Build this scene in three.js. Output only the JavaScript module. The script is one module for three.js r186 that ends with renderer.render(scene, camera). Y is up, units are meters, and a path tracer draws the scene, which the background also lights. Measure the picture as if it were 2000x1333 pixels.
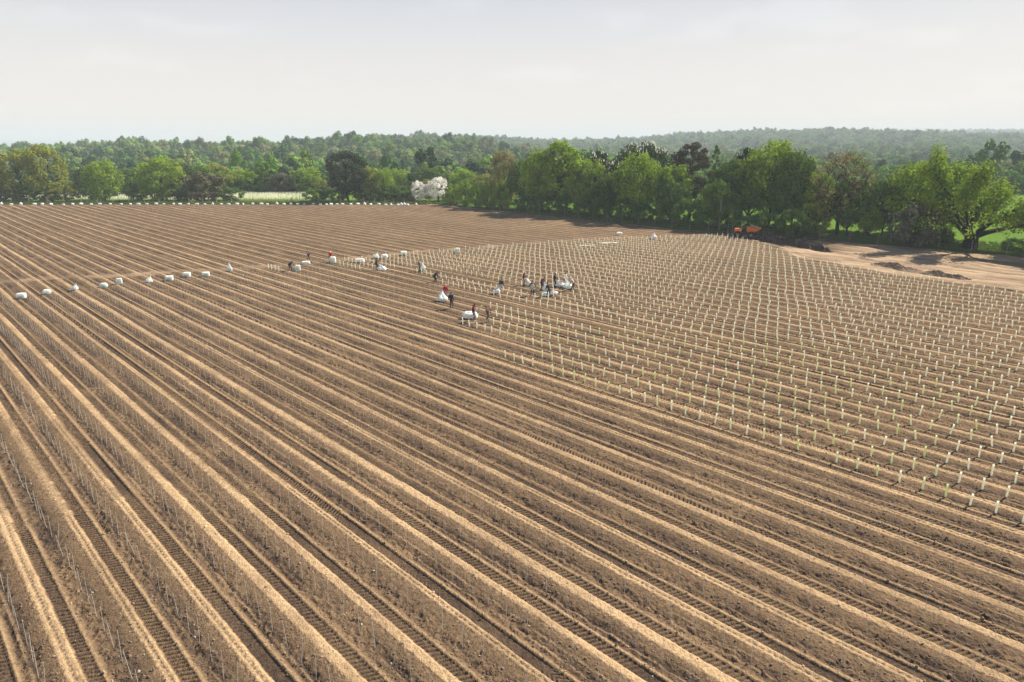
import * as THREE from 'three';
import { mergeGeometries } from 'three/addons/utils/BufferGeometryUtils.js';
import { MarchingCubes } from 'three/addons/objects/MarchingCubes.js';
import { RoundedBoxGeometry } from 'three/addons/geometries/RoundedBoxGeometry.js';

// ------------------------------------------------------------------ camera, sky, sun, exposure
const scene = new THREE.Scene();
const CAM_H = 16.5;
const camera = new THREE.PerspectiveCamera(53.13, 1024 / 682, 0.5, 9000);
camera.position.set(0, CAM_H, 0);
camera.lookAt(0, CAM_H - 0.29 * 100, -100);

const renderer = new THREE.WebGLRenderer({ antialias: true });
renderer.toneMapping = THREE.LinearToneMapping;
renderer.toneMappingExposure = 2.2;
renderer.shadowMap.enabled = true;

const SUN_AZ = 56 * Math.PI / 180, SUN_EL = 43 * Math.PI / 180;      // to the right of the view, behind the scene
const sunDir = new THREE.Vector3(Math.sin(SUN_AZ) * Math.cos(SUN_EL), Math.sin(SUN_EL), -Math.cos(SUN_AZ) * Math.cos(SUN_EL));

function noiseTable(seed) {
  const t = new Float32Array(65536); let s = seed >>> 0;
  for (let i = 0; i < t.length; i++) { s = (Math.imul(s, 1664525) + 1013904223) >>> 0; t[i] = s / 4294967296; }
  return t;
}
const NT = noiseTable(77);
function vn(x, y) {                                                   // value noise, -1..1
  const xi = Math.floor(x), yi = Math.floor(y), fx = x - xi, fy = y - yi;
  const a = fx * fx * (3 - 2 * fx), b = fy * fy * (3 - 2 * fy);
  const x0 = xi & 255, x1 = (xi + 1) & 255, y0 = (yi & 255) << 8, y1 = ((yi + 1) & 255) << 8;
  const p = NT[y0 + x0], q = NT[y0 + x1], r = NT[y1 + x0], s = NT[y1 + x1];
  return (p + (q - p) * a + (r - p + (p - q - r + s) * a) * b) * 2 - 1;
}
const fbm = (x, y, o = 4) => { let s = 0, a = 0.5; for (let i = 0; i < o; i++) { s += a * vn(x, y); x = x * 2.03 + 17.3; y = y * 2.03 + 5.1; a *= 0.5; } return s; };
const sst = (a, b, x) => { const t = Math.min(1, Math.max(0, (x - a) / (b - a))); return t * t * (3 - 2 * t); };
const mixn = (a, b, t) => a + (b - a) * t;
function rng(seed) { let s = seed >>> 0; return () => { s = (s + 0x6D2B79F5) | 0; let t = Math.imul(s ^ (s >>> 15), 1 | s); t = (t + Math.imul(t ^ (t >>> 7), 61 | t)) ^ t; return ((t ^ (t >>> 14)) >>> 0) / 4294967296; }; }
const hash = (k, j) => NT[((k * 131 + j * 7919) & 65535)];

{ // hazy spring sky: pale warm band low down, thin blue above, faint wisps of cloud
  const W = 1024, Hh = 512, d = new Float32Array(W * Hh * 4);
  for (let j = 0; j < Hh; j++) {
    const el = ((j + 0.5) / Hh - 0.5) * 180;
    for (let i = 0; i < W; i++) {
      const az = ((i + 0.5) / W - 0.5) * 360, e = Math.max(0, el);
      const cel = Math.cos(el * Math.PI / 180), dx = Math.cos(az * Math.PI / 180) * cel, dz = Math.sin(az * Math.PI / 180) * cel, dy = Math.sin(el * Math.PI / 180);
      const cosS = dx * sunDir.x + dy * sunDir.y + dz * sunDir.z;
      const low = 1 / (1 + Math.pow(e / 17, 3)), glow = Math.pow(Math.max(0, cosS), 5);
      let r = mixn(0.075, 0.415, low), g = mixn(0.12, 0.388, low), b = mixn(0.215, 0.358, low);
      r += 0.10 * glow; g += 0.092 * glow; b += 0.082 * glow;
      const up = sst(1, 12, e) * low * (1 - 0.6 * glow); r -= 0.05 * up; g -= 0.02 * up; b += 0.02 * up;
      const cl = fbm(az * 0.16 + 40, el * 0.75 + 9, 5), w = sst(0.18, 0.5, cl) * sst(0, 4, e) * 0.02;
      r += w; g += w * 0.96; b += w * 0.92;
      if (el < 0) { const t = sst(0, -12, el); r = mixn(r, 0.12, t); g = mixn(g, 0.10, t); b = mixn(b, 0.07, t); }
      const o = (j * W + i) * 4; d[o] = r; d[o + 1] = g; d[o + 2] = b; d[o + 3] = 1;
    }
  }
  const sky = new THREE.DataTexture(d, W, Hh, THREE.RGBAFormat, THREE.FloatType);
  sky.mapping = THREE.EquirectangularReflectionMapping; sky.magFilter = sky.minFilter = THREE.LinearFilter; sky.needsUpdate = true;
  scene.background = sky; scene.environment = sky;
}
const sun = new THREE.DirectionalLight(new THREE.Color(1, 0.89, 0.73), 5);
sun.position.copy(sunDir).multiplyScalar(400).add(new THREE.Vector3(0, 0, -100)); sun.target.position.set(0, 0, -100);
sun.castShadow = true; sun.shadow.mapSize.set(4096, 4096);
Object.assign(sun.shadow.camera, { left: -200, right: 200, top: 200, bottom: -200, near: 10, far: 900 });
scene.add(sun, sun.target);
scene.fog = new THREE.FogExp2(new THREE.Color(0.76, 0.89, 0.98), 0.00034);

// ------------------------------------------------------------------ naming helpers
const used = {};
function numbered(n) { const k = used[n] = (used[n] ?? -1) + 1; return k ? n + '_' + String(k).padStart(3, '0') : n; }
function tag(o, label, category, group) { o.userData.label = label; o.userData.category = category; if (group) o.userData.group = group; return o; }
function shade(o) { o.traverse(c => { if (c.isMesh) { c.castShadow = c.receiveShadow = true; } }); return o; }
function part(name, geo, mat, parent) { const m = new THREE.Mesh(geo, mat); m.name = name; m.castShadow = m.receiveShadow = true; parent.add(m); return m; }
function thing(name, label, category, x, y, z, turn = 0, group) {
  const g = new THREE.Group(); g.name = numbered(name); g.position.set(x, y, z); g.rotation.y = turn; tag(g, label, category, group); scene.add(g); return g;
}
const ORD = ['first', 'second', 'third', 'fourth', 'fifth', 'sixth', 'seventh', 'eighth', 'ninth', 'tenth', 'eleventh', 'twelfth', 'thirteenth', 'fourteenth', 'fifteenth', 'sixteenth', 'seventeenth', 'eighteenth', 'nineteenth', 'twentieth'];
const ord = i => i < 20 ? ORD[i] : ['twenty', 'thirty', 'forty', 'fifty', 'sixty'][Math.floor((i + 1) / 10) - 2] + ((i + 1) % 10 ? '-' + ORD[(i + 1) % 10 - 1] : 'th');
const std = (r, g, b, rough = 0.9, extra = {}) => new THREE.MeshPhysicalMaterial({ color: new THREE.Color().setRGB(r, g, b), roughness: rough, specularIntensity: rough > 0.8 ? 0.2 : 0.8, ...extra });
const nonIdx = g => { const n = g.index ? g.toNonIndexed() : g; for (const k of Object.keys(n.attributes)) if (!['position', 'normal'].includes(k)) n.deleteAttribute(k); return n; };
const merge = list => mergeGeometries(list.map(nonIdx));
const box = (w, h, d, x = 0, y = 0, z = 0, rx = 0, ry = 0, rz = 0) => { const g = new THREE.BoxGeometry(w, h, d); g.rotateX(rx).rotateY(ry).rotateZ(rz).translate(x, y, z); return g; };
const rbox = (w, h, d, r, x = 0, y = 0, z = 0) => new RoundedBoxGeometry(w, h, d, 2, r).translate(x, y, z);
function rod(a, b, ra, rb = ra, seg = 7) {
  const A = new THREE.Vector3(...a), B = new THREE.Vector3(...b), d = B.clone().sub(A), L = d.length();
  const g = new THREE.CylinderGeometry(rb, ra, L, seg, 1); g.translate(0, L / 2, 0);
  g.applyQuaternion(new THREE.Quaternion().setFromUnitVectors(new THREE.Vector3(0, 1, 0), d.normalize())); g.translate(...a); return g;
}

// ------------------------------------------------------------------ the lie of the land (x to the right, d away from the camera; rows run along v, u crosses them)
const NX = 0.722, ND = 0.692;
const uv2x = (u, v) => NX * u - ND * v, uv2d = (u, v) => ND * u + NX * v;
const xd2u = (x, d) => NX * x + ND * d, xd2v = (x, d) => -ND * x + NX * d;
const ROW = 2.14, U0 = 13.3 - 6 * ROW, CANE_S = 1.05, STEP = 1.04;
function land(x, d) {
  let h = -7 * sst(236, 330, d);
  const wA = 1 - sst(-70, 70, x);
  h += wA * (12 - 6 * sst(-300, -460, x)) * sst(300, 600, d) - wA * 5 * sst(700, 1000, d);
  h += 8 * wA * Math.exp(-Math.pow((x + 105) / 80, 2)) * sst(690, 880, d) * (1 - 0.6 * sst(950, 1200, d));
  h += (6 + 8 * sst(-200, 30, x) + 16 * sst(20, 430, x) + 8 * sst(400, 660, x) - 8 * sst(700, 980, x)) * sst(620, 1500, d);
  h += 24 * sst(1900, 2600, d) * sst(600, 1300, x);
  if (d > 320) h += fbm(x / 130, d / 150, 3) * 7 * sst(320, 560, d) + vn(x / 260 + 3, d / 400) * 4 * sst(900, 1300, d);
  return h;
}
const edgeR = v => v < 14 ? 95 : v < 32 ? mixn(95, 97.5, (v - 14) / 18) : v < 44 ? mixn(97.5, 101.5, (v - 32) / 12) : v < 54 ? mixn(101.5, 110.5, (v - 44) / 10) : v < 63 ? mixn(110.5, 116.8, (v - 54) / 9) : 116.8;
// headland path that crosses the rows: v of its centre for a given u
function pathV(u) {
  const P = [[-40, 130], [12, 104.5], [27, 97.5], [41, 91.5], [56, 89], [77, 84], [97, 77.5], [117, 66], [130, 60]];
  for (let i = 1; i < P.length; i++) if (u < P[i][0]) { const t = (u - P[i - 1][0]) / (P[i][0] - P[i - 1][0]); return mixn(P[i - 1][1], P[i][1], t); }
  return 60;
}
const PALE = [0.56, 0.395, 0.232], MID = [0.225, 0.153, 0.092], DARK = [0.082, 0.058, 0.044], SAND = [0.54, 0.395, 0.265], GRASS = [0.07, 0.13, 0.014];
const out = { h: 0, r: 0, g: 0, b: 0 };
function soil(u, v, fine) {
  const x = uv2x(u, v), d = uv2d(u, v);
  const big = fbm(u / 13, v / 21, 3);
  // rows
  const uu = u + 0.03 * vn(v / 11, u / 40) + 0.010 * vn(v / 0.35, u / 2.4 + 31);
  const k = Math.floor((uu - U0) / ROW), s = uu - U0 - k * ROW;
  const r1 = hash(k, 1), r2 = hash(k, 2), r3 = hash(k, 3), r4 = hash(k, 4);
  const cw = 0.30 + 0.17 * r1, cs = ROW - cw, tw = 0.36 + 0.10 * r3;
  const side = vn(v / 2.1 + k * 7.3, s * 1.2), jag = vn(v / 0.13, k * 3.1 + s * 0.7);
  let h = 0, c0 = 0, c1 = 0;                                         // c1: towards pale, c0: towards dark
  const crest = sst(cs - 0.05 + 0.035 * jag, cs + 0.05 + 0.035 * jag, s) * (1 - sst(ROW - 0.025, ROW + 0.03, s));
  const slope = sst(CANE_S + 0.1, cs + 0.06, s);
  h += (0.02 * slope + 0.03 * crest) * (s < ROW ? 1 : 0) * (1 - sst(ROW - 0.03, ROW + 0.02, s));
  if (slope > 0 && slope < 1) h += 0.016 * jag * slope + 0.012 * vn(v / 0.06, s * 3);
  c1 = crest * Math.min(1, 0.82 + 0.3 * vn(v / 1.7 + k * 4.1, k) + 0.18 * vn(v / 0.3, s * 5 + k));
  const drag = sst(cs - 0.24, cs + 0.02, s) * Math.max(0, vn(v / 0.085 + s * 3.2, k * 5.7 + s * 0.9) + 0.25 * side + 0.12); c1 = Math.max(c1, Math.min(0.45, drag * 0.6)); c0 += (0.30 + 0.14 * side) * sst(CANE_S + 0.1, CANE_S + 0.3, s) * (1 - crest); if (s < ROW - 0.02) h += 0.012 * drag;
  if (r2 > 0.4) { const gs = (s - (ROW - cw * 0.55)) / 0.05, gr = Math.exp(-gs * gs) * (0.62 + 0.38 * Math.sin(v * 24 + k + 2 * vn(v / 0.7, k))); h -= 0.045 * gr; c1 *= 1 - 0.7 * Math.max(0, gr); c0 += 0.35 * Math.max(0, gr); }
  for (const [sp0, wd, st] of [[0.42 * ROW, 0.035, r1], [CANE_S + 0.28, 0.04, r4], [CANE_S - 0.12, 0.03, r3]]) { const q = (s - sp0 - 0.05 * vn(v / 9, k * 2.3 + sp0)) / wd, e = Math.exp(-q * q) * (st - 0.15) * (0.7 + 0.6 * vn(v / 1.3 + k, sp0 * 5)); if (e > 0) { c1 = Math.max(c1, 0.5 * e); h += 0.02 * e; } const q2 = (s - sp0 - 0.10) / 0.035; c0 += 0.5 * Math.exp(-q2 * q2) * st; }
  const tread = sst(0.0, 0.04, s) * (1 - sst(tw, tw + 0.06, s));
  if (tread > 0) {
    const ph = v / 0.22 + (r4 > 0.72 ? Math.abs(s - tw / 2) * 5.5 : (s - tw / 2) * 2.2) + 0.35 * vn(v / 0.5, k + 0.5);
    const w = ph - Math.floor(ph), lug = sst(0, 0.22, w) * (1 - sst(0.5, 0.78, w)), worn = sst(-0.75, 0.05, vn(v / 4.5 + k * 3.3, k * 1.7));
    h += tread * (-0.06 + 0.065 * lug * worn); c0 += tread * (0.8 + 0.2 * side - 0.5 * lug * worn);
  }
  const rs = (s - tw - 0.11) / 0.055, ridge = Math.exp(-rs * rs) * (0.75 + 0.35 * side);
  h += 0.05 * ridge; c1 = Math.max(c1, (0.35 + 0.4 * r2) * ridge);
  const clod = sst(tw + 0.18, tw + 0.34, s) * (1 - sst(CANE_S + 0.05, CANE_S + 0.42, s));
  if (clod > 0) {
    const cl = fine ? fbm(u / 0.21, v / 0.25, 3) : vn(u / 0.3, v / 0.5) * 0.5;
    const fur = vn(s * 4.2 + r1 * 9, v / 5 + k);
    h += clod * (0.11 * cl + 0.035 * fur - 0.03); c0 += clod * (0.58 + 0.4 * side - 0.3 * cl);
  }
  if (fine) h += (0.010 + 0.012 * clod) * vn(u / 0.10, v / 0.10) + (0.008 + 0.008 * clod) * vn(u / 0.05 + 5, v / 0.05);
  let sp = 0.14 * vn(u / 0.17 + 3, v / 0.2) + 0.10 * vn(u / 0.45, v / 1.7 + 9);
  // where the rows stop
  const eR = edgeR(v) + 0.5 * vn(v / 3, 2), back = 192.2 + 0.4 * vn(x / 4, 1);
  let m = (1 - sst(eR, eR + 1.6, u)) * (1 - sst(back, back + 1.2, d));
  // headland path
  const pd = Math.abs(v - pathV(u) - 0.9 * vn(u / 6, 4)), path = (1 - sst(0.8, 2.3, pd + 0.6 * vn(u / 0.8, v / 0.8))) * (u < 117 ? 1 : 0) * (0.45 + 0.4 * sst(-0.4, 0.4, vn(u / 2.4, v / 2.4 + 20)));
  m *= 1 - 0.7 * path;
  c0 = Math.min(1, Math.max(0, c0 + sp)); c1 = Math.min(1, Math.max(0, c1 + 0.35 * sp * c1));
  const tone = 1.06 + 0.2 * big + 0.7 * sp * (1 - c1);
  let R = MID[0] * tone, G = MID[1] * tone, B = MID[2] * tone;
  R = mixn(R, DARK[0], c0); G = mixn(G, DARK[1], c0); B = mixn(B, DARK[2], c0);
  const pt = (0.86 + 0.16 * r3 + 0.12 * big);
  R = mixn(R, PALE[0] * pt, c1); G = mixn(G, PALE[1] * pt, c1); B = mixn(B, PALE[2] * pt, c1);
  // bare headland: raked soil, wheelings, sand spread about
  if (m < 1) {
    const n1 = fbm(u / 5, v / 9, 4), n2 = fbm(u / 0.8, v / 0.9, 3), q = u - eR;
    let hr = MID[0] * (1.0 + 0.45 * n1 + 0.25 * n2), hg = MID[1] * (1.02 + 0.45 * n1 + 0.25 * n2), hb = MID[2] * (1.1 + 0.45 * n1 + 0.25 * n2);
    let sand = u > eR ? sst(-0.12, 0.22, fbm(u / 7 + 3, v / 12 + 8, 3) + (v < 50 ? 0.22 : -0.06)) * 0.8 : 0;
    let tr = Math.max(Math.exp(-Math.pow((q - 2.1 + 0.3 * vn(v / 9, 8)) / 0.42, 2)), Math.exp(-Math.pow((q - 4.0 + 0.3 * vn(v / 9, 8)) / 0.42, 2)));
    if (d > back) tr = 0;
    sand = Math.max(sand, tr * 0.9, path * 0.75);
    hr = mixn(hr, SAND[0] * (1 + 0.2 * n2), sand); hg = mixn(hg, SAND[1] * (1 + 0.2 * n2), sand); hb = mixn(hb, SAND[2] * (1 + 0.2 * n2), sand);
    const n3 = fbm(u / 1.1 + 50, v / 4.5, 4), rut = Math.max(0, Math.sin(q * 2.6 + 3 * fbm(v / 14, u / 9, 2))) * sst(-0.1, 0.3, fbm(u / 9 + 1, v / 16, 2)) * (u > eR ? 1 : 0); let hh = 0.06 * n1 + 0.07 * n2 - 0.05 * tr + 0.05 * n3 - 0.05 * rut; const st = 1 + 0.55 * n3 - 0.22 * rut; hr *= st; hg *= st; hb *= st;
    if (u > eR + 1 && v < 62) hh += 0.30 * fbm(u / 6 + 2, v / 8, 2);
    // grass beyond the fence lines
    const ge = Math.max(sst(125.2, 127.4, u + 1.3 * n1 + 0.8 * n2), u > 110 ? sst(118.8, 120.6, u + 0.8 * n2) * sst(66, 72, v) : 0, sst(193.6, 195.2, d + 0.7 * n2));
    const gt = 1 + 0.5 * fbm(x / 3, d / 3, 3) + 0.35 * n2;
    hr = mixn(hr, GRASS[0] * gt * (1 + 0.4 * n1), ge); hg = mixn(hg, GRASS[1] * gt, ge); hb = mixn(hb, GRASS[2] * gt, ge); hh += 0.06 * ge;
    R = mixn(hr, R, m); G = mixn(hg, G, m); B = mixn(hb, B, m); h = mixn(hh, h, m);
  }
  out.h = h; out.r = R; out.g = G; out.b = B; return out;
}
const groundY = (x, d) => d > 203 ? land(x, d) : soil(xd2u(x, d), xd2v(x, d), true).h;

// fine grain for the soil: colour speckle and relief, tiled over 2.6 m
function tile(n, f) { const d = new Uint8Array(n * n * 4); for (let j = 0; j < n; j++) for (let i = 0; i < n; i++) { const c = f(i, j), o = (j * n + i) * 4; d[o] = c[0]; d[o + 1] = c[1]; d[o + 2] = c[2]; d[o + 3] = 255; } const t = new THREE.DataTexture(d, n, n); t.wrapS = t.wrapT = THREE.RepeatWrapping; t.magFilter = THREE.LinearFilter; t.minFilter = THREE.LinearMipmapLinearFilter; t.generateMipmaps = true; t.needsUpdate = true; return t; }
const pn = (i, j, n, c) => { const x = i * c / n, y = j * c / n, xi = Math.floor(x), yi = Math.floor(y), fx = x - xi, fy = y - yi, a = fx * fx * (3 - 2 * fx), b = fy * fy * (3 - 2 * fy), q = (p, r) => NT[(((p + c) % c) * 157 + ((r + c) % c) * 911 + c * 13) & 65535]; return mixn(mixn(q(xi, yi), q(xi + 1, yi), a), mixn(q(xi, yi + 1), q(xi + 1, yi + 1), a), b); };
const soilMap = tile(512, (i, j) => { const n = 0.45 * pn(i, j, 512, 28) + 0.35 * pn(i, j, 512, 70) + 0.35 * pn(i, j, 512, 160), v = 172 + 76 * (n - 0.1), st = pn(i, j, 512, 128) > 0.965 ? 25 : 0; return [Math.min(255, v + st), Math.min(255, v + st), Math.min(255, v + st)]; });
soilMap.colorSpace = THREE.SRGBColorSpace;
const soilBump = tile(512, (i, j) => { const n = 255 * (0.4 * pn(i, j, 512, 22) + 0.35 * pn(i, j, 512, 60) + 0.25 * pn(i, j, 512, 140)); return [n, n, n]; });
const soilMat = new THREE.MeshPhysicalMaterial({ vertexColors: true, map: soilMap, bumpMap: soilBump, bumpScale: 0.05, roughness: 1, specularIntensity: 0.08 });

{ // the field: blocks two rows wide, finer towards the camera, edges matched to the coarser neighbour
  const B = ROW * 2, LV = [[76, 120], [38, 60], [38, 15], [38, 5], [4, 5]];
  const I0 = -22, I1 = 30, J0 = -10, J1 = 56;
  const level = (i, j) => {
    const uc = U0 + (i + 0.5) * B, vc = (j + 0.5) * B, x = uv2x(uc, vc), d = uv2d(uc, vc);
    if (d < -14 || d > 207 || uc > 143 || x < -205) return -1;
    const out1 = Math.abs(x) > 0.80 * d + 9 || d < 13;
    if (out1) return Math.abs(x) > 0.80 * d + 22 || d < 6 ? 4 : 3;
    if (uc > 120 && vc > 60) return 3;
    return d < 28 ? 0 : d < 52 ? 1 : d < 108 ? 2 : 3;
  };
  let count = 0;
  const P = new Float32Array(1500000 * 3), N = new Float32Array(1500000 * 3), C = new Float32Array(1500000 * 3), T = new Float32Array(1500000 * 2), ID = [];
  for (let i = I0; i < I1; i++) for (let j = J0; j < J1; j++) {
    const L = level(i, j); if (L < 0) continue;
    const [nu, nv] = LV[L], u0 = U0 + i * B, v0 = j * B, du = B / nu, dv = B / nv;
    const nb = [level(i - 1, j), level(i + 1, j), level(i, j - 1), level(i, j + 1)];
    const fine = L <= 1, base = count;
    for (let b = 0; b <= nv; b++) for (let a = 0; a <= nu; a++) {
      const u = u0 + a * du, v = v0 + b * dv;
      const s0 = soil(u, v, fine); let h = s0.h; const r = s0.r, g = s0.g, bl = s0.b;
      const eu = Math.min(du, 0.06), ev = Math.min(dv, 0.06);
      const hu = soil(u + eu, v, fine).h, hv = soil(u, v + ev, fine).h, su = (hu - h) / eu, sv = (hv - h) / ev;
      // match the edge to a coarser neighbour
      const along = (isV, nl) => {
        const cells = LV[nl][isV ? 1 : 0], w = isV ? v - v0 : u - u0, cs = B / cells, q = Math.min(cells - 1, Math.floor(w / cs + 1e-6)), t = w / cs - q, f = nl <= 1;
        const A = isV ? soil(u, v0 + q * cs, f).h : soil(u0 + q * cs, v, f).h, Z = isV ? soil(u, v0 + (q + 1) * cs, f).h : soil(u0 + (q + 1) * cs, v, f).h;
        return mixn(A, Z, t);
      };
      if (a === 0 && nb[0] > L) h = along(true, nb[0]); else if (a === nu && nb[1] > L) h = along(true, nb[1]);
      else if (b === 0 && nb[2] > L) h = along(false, nb[2]); else if (b === nv && nb[3] > L) h = along(false, nb[3]);
      const x = uv2x(u, v), d = uv2d(u, v), o = count * 3;
      P[o] = x; P[o + 1] = h; P[o + 2] = -d;
      // gradient: u axis is (NX, ., -ND), v axis is (-ND, ., -NX)
      let nx = -(su * NX - sv * ND), nz = (su * ND + sv * NX); const q = 1 / Math.hypot(nx, 1, nz);
      N[o] = nx * q; N[o + 1] = q; N[o + 2] = nz * q;
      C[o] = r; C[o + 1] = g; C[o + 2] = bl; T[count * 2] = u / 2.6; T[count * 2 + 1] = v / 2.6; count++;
    }
    for (let b = 0; b < nv; b++) for (let a = 0; a < nu; a++) { const p = base + b * (nu + 1) + a; ID.push(p, p + 1, p + nu + 2, p, p + nu + 2, p + nu + 1); }
  }
  const g = new THREE.BufferGeometry();
  g.setAttribute('position', new THREE.BufferAttribute(P.slice(0, count * 3), 3)); g.setAttribute('normal', new THREE.BufferAttribute(N.slice(0, count * 3), 3));
  g.setAttribute('color', new THREE.BufferAttribute(C.slice(0, count * 3), 3)); g.setAttribute('uv', new THREE.BufferAttribute(T.slice(0, count * 2), 2));
  g.setIndex(new THREE.BufferAttribute(new Uint32Array(ID), 1));
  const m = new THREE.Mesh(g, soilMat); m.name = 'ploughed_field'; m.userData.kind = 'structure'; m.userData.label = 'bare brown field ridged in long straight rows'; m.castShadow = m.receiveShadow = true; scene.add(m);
  console.log('field', count, ID.length / 3);
}

{ // the country round it, as one sheet out to the horizon
  const xs = [], ds = [];
  for (let x = -3400; x < -420; x += 60) xs.push(x); for (let x = -420; x <= 420; x += 8) xs.push(x); for (let x = 480; x <= 3400; x += 60) xs.push(x);
  for (let d = -400; d < 0; d += 25) ds.push(d); for (let d = 0; d < 330; d += 5) ds.push(d); for (let d = 330; d < 1000; d += 14) ds.push(d); for (let d = 1000; d <= 4300; d += 60) ds.push(d);
  const P = [], C = [], I = [], T = [];
  for (const d of ds) for (const x of xs) {
    const u = xd2u(x, d), v = xd2v(x, d);
    const inside = (1 - sst(199.5, 205, d)) * (1 - sst(135, 141, u)) * sst(-205, -198, x) * sst(-14, -8, d);
    const n = fbm(x / 40, d / 40, 4), n2 = fbm(x / 9, d / 9, 3), dry = sst(0.0, 0.5, fbm(x / 70 + 4, d / 60, 2));
    P.push(x, land(x, d) + 0.02 - 0.6 * inside, -d); T.push(x / 2.6, d / 2.6);
    const soilHere = (d < 199 && u < 126) ? 1 : 0, gt = 1 + 0.45 * n + 0.3 * n2;
    C.push(mixn(mixn(0.075, 0.095, dry) * gt, MID[0], soilHere), mixn(mixn(0.145, 0.13, dry) * gt, MID[1], soilHere), mixn(0.016 * gt, MID[2], soilHere));
  }
  const w = xs.length;
  for (let j = 0; j < ds.length - 1; j++) for (let i = 0; i < w - 1; i++) { const p = j * w + i; I.push(p, p + 1, p + w + 1, p, p + w + 1, p + w); }
  const g = new THREE.BufferGeometry(); g.setAttribute('position', new THREE.Float32BufferAttribute(P, 3)); g.setAttribute('color', new THREE.Float32BufferAttribute(C, 3)); g.setAttribute('uv', new THREE.Float32BufferAttribute(T, 2)); g.setIndex(I); g.computeVertexNormals();
  const m = new THREE.Mesh(g, new THREE.MeshPhysicalMaterial({ vertexColors: true, roughness: 1, specularIntensity: 0.05, bumpMap: soilBump, bumpScale: 0.05 })); m.name = 'ground'; m.userData.kind = 'structure'; m.userData.label = 'grassy countryside rising to wooded hills'; m.castShadow = m.receiveShadow = true; scene.add(m);
}

// ------------------------------------------------------------------ trees
function tapered(points, radii, seg = 7) {                            // a limb along points
  const P = [], N = [], I = [], pts = points.map(p => new THREE.Vector3(...p)), up = new THREE.Vector3(0.31, 0.2, 0.93).normalize();
  pts.forEach((p, i) => {
    const t = (pts[Math.min(i + 1, pts.length - 1)].clone().sub(pts[Math.max(0, i - 1)])).normalize(), a = t.clone().cross(up).normalize(), b = t.clone().cross(a);
    for (let k = 0; k <= seg; k++) { const q = k / seg * Math.PI * 2, c = Math.cos(q), s = Math.sin(q), n = a.clone().multiplyScalar(c).addScaledVector(b, s); P.push(p.x + n.x * radii[i], p.y + n.y * radii[i], p.z + n.z * radii[i]); N.push(n.x, n.y, n.z); }
  });
  for (let i = 0; i < pts.length - 1; i++) for (let k = 0; k < seg; k++) { const q = i * (seg + 1) + k, r = q + seg + 1; I.push(q, r, q + 1, q + 1, r, r + 1); }
  const g = new THREE.BufferGeometry(); g.setAttribute('position', new THREE.Float32BufferAttribute(P, 3)); g.setAttribute('normal', new THREE.Float32BufferAttribute(N, 3)); g.setIndex(I); return g;
}
class Leaves {                                                        // many small bent leaf sprays in one geometry
  constructor() { this.p = []; this.n = []; this.c = []; }
  add(x, y, z, nx, ny, nz, len, wid, R, tone, warm = 0) {
    let ax = R() - 0.5, ay = R() - 0.5, az = R() - 0.5; const dt = ax * nx + ay * ny + az * nz; ax -= dt * nx; ay -= dt * ny; az -= dt * nz; let l = Math.hypot(ax, ay, az) || 1; ax /= l; ay /= l; az /= l;
    const bx = ny * az - nz * ay, by = nz * ax - nx * az, bz = nx * ay - ny * ax, L = len / 2, W = wid / 2, k = 0.22 * len;
    const q = [[ax * L, ay * L, az * L], [bx * W - nx * k, by * W - ny * k, bz * W - nz * k], [-ax * L, -ay * L, -az * L], [-bx * W - nx * k, -by * W - ny * k, -bz * W - nz * k]];
    for (const [i, j, m] of [[0, 1, 2], [0, 2, 3]]) {
      const A = q[i], B = q[j], C = q[m], ux = B[0] - A[0], uy = B[1] - A[1], uz = B[2] - A[2], vx = C[0] - A[0], vy = C[1] - A[1], vz = C[2] - A[2];
      let fx = uy * vz - uz * vy, fy = uz * vx - ux * vz, fz = ux * vy - uy * vx; l = Math.hypot(fx, fy, fz) || 1;
      for (const V of [A, B, C]) { this.p.push(x + V[0], y + V[1], z + V[2]); this.n.push(fx / l, fy / l, fz / l); this.c.push(tone * (1 + warm), tone, tone * (1 - warm)); }
    }
  }
  geo() { const g = new THREE.BufferGeometry(); g.setAttribute('position', new THREE.Float32BufferAttribute(this.p, 3)); g.setAttribute('normal', new THREE.Float32BufferAttribute(this.n, 3)); g.setAttribute('color', new THREE.Float32BufferAttribute(this.c, 3)); return g; }
}
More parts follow.
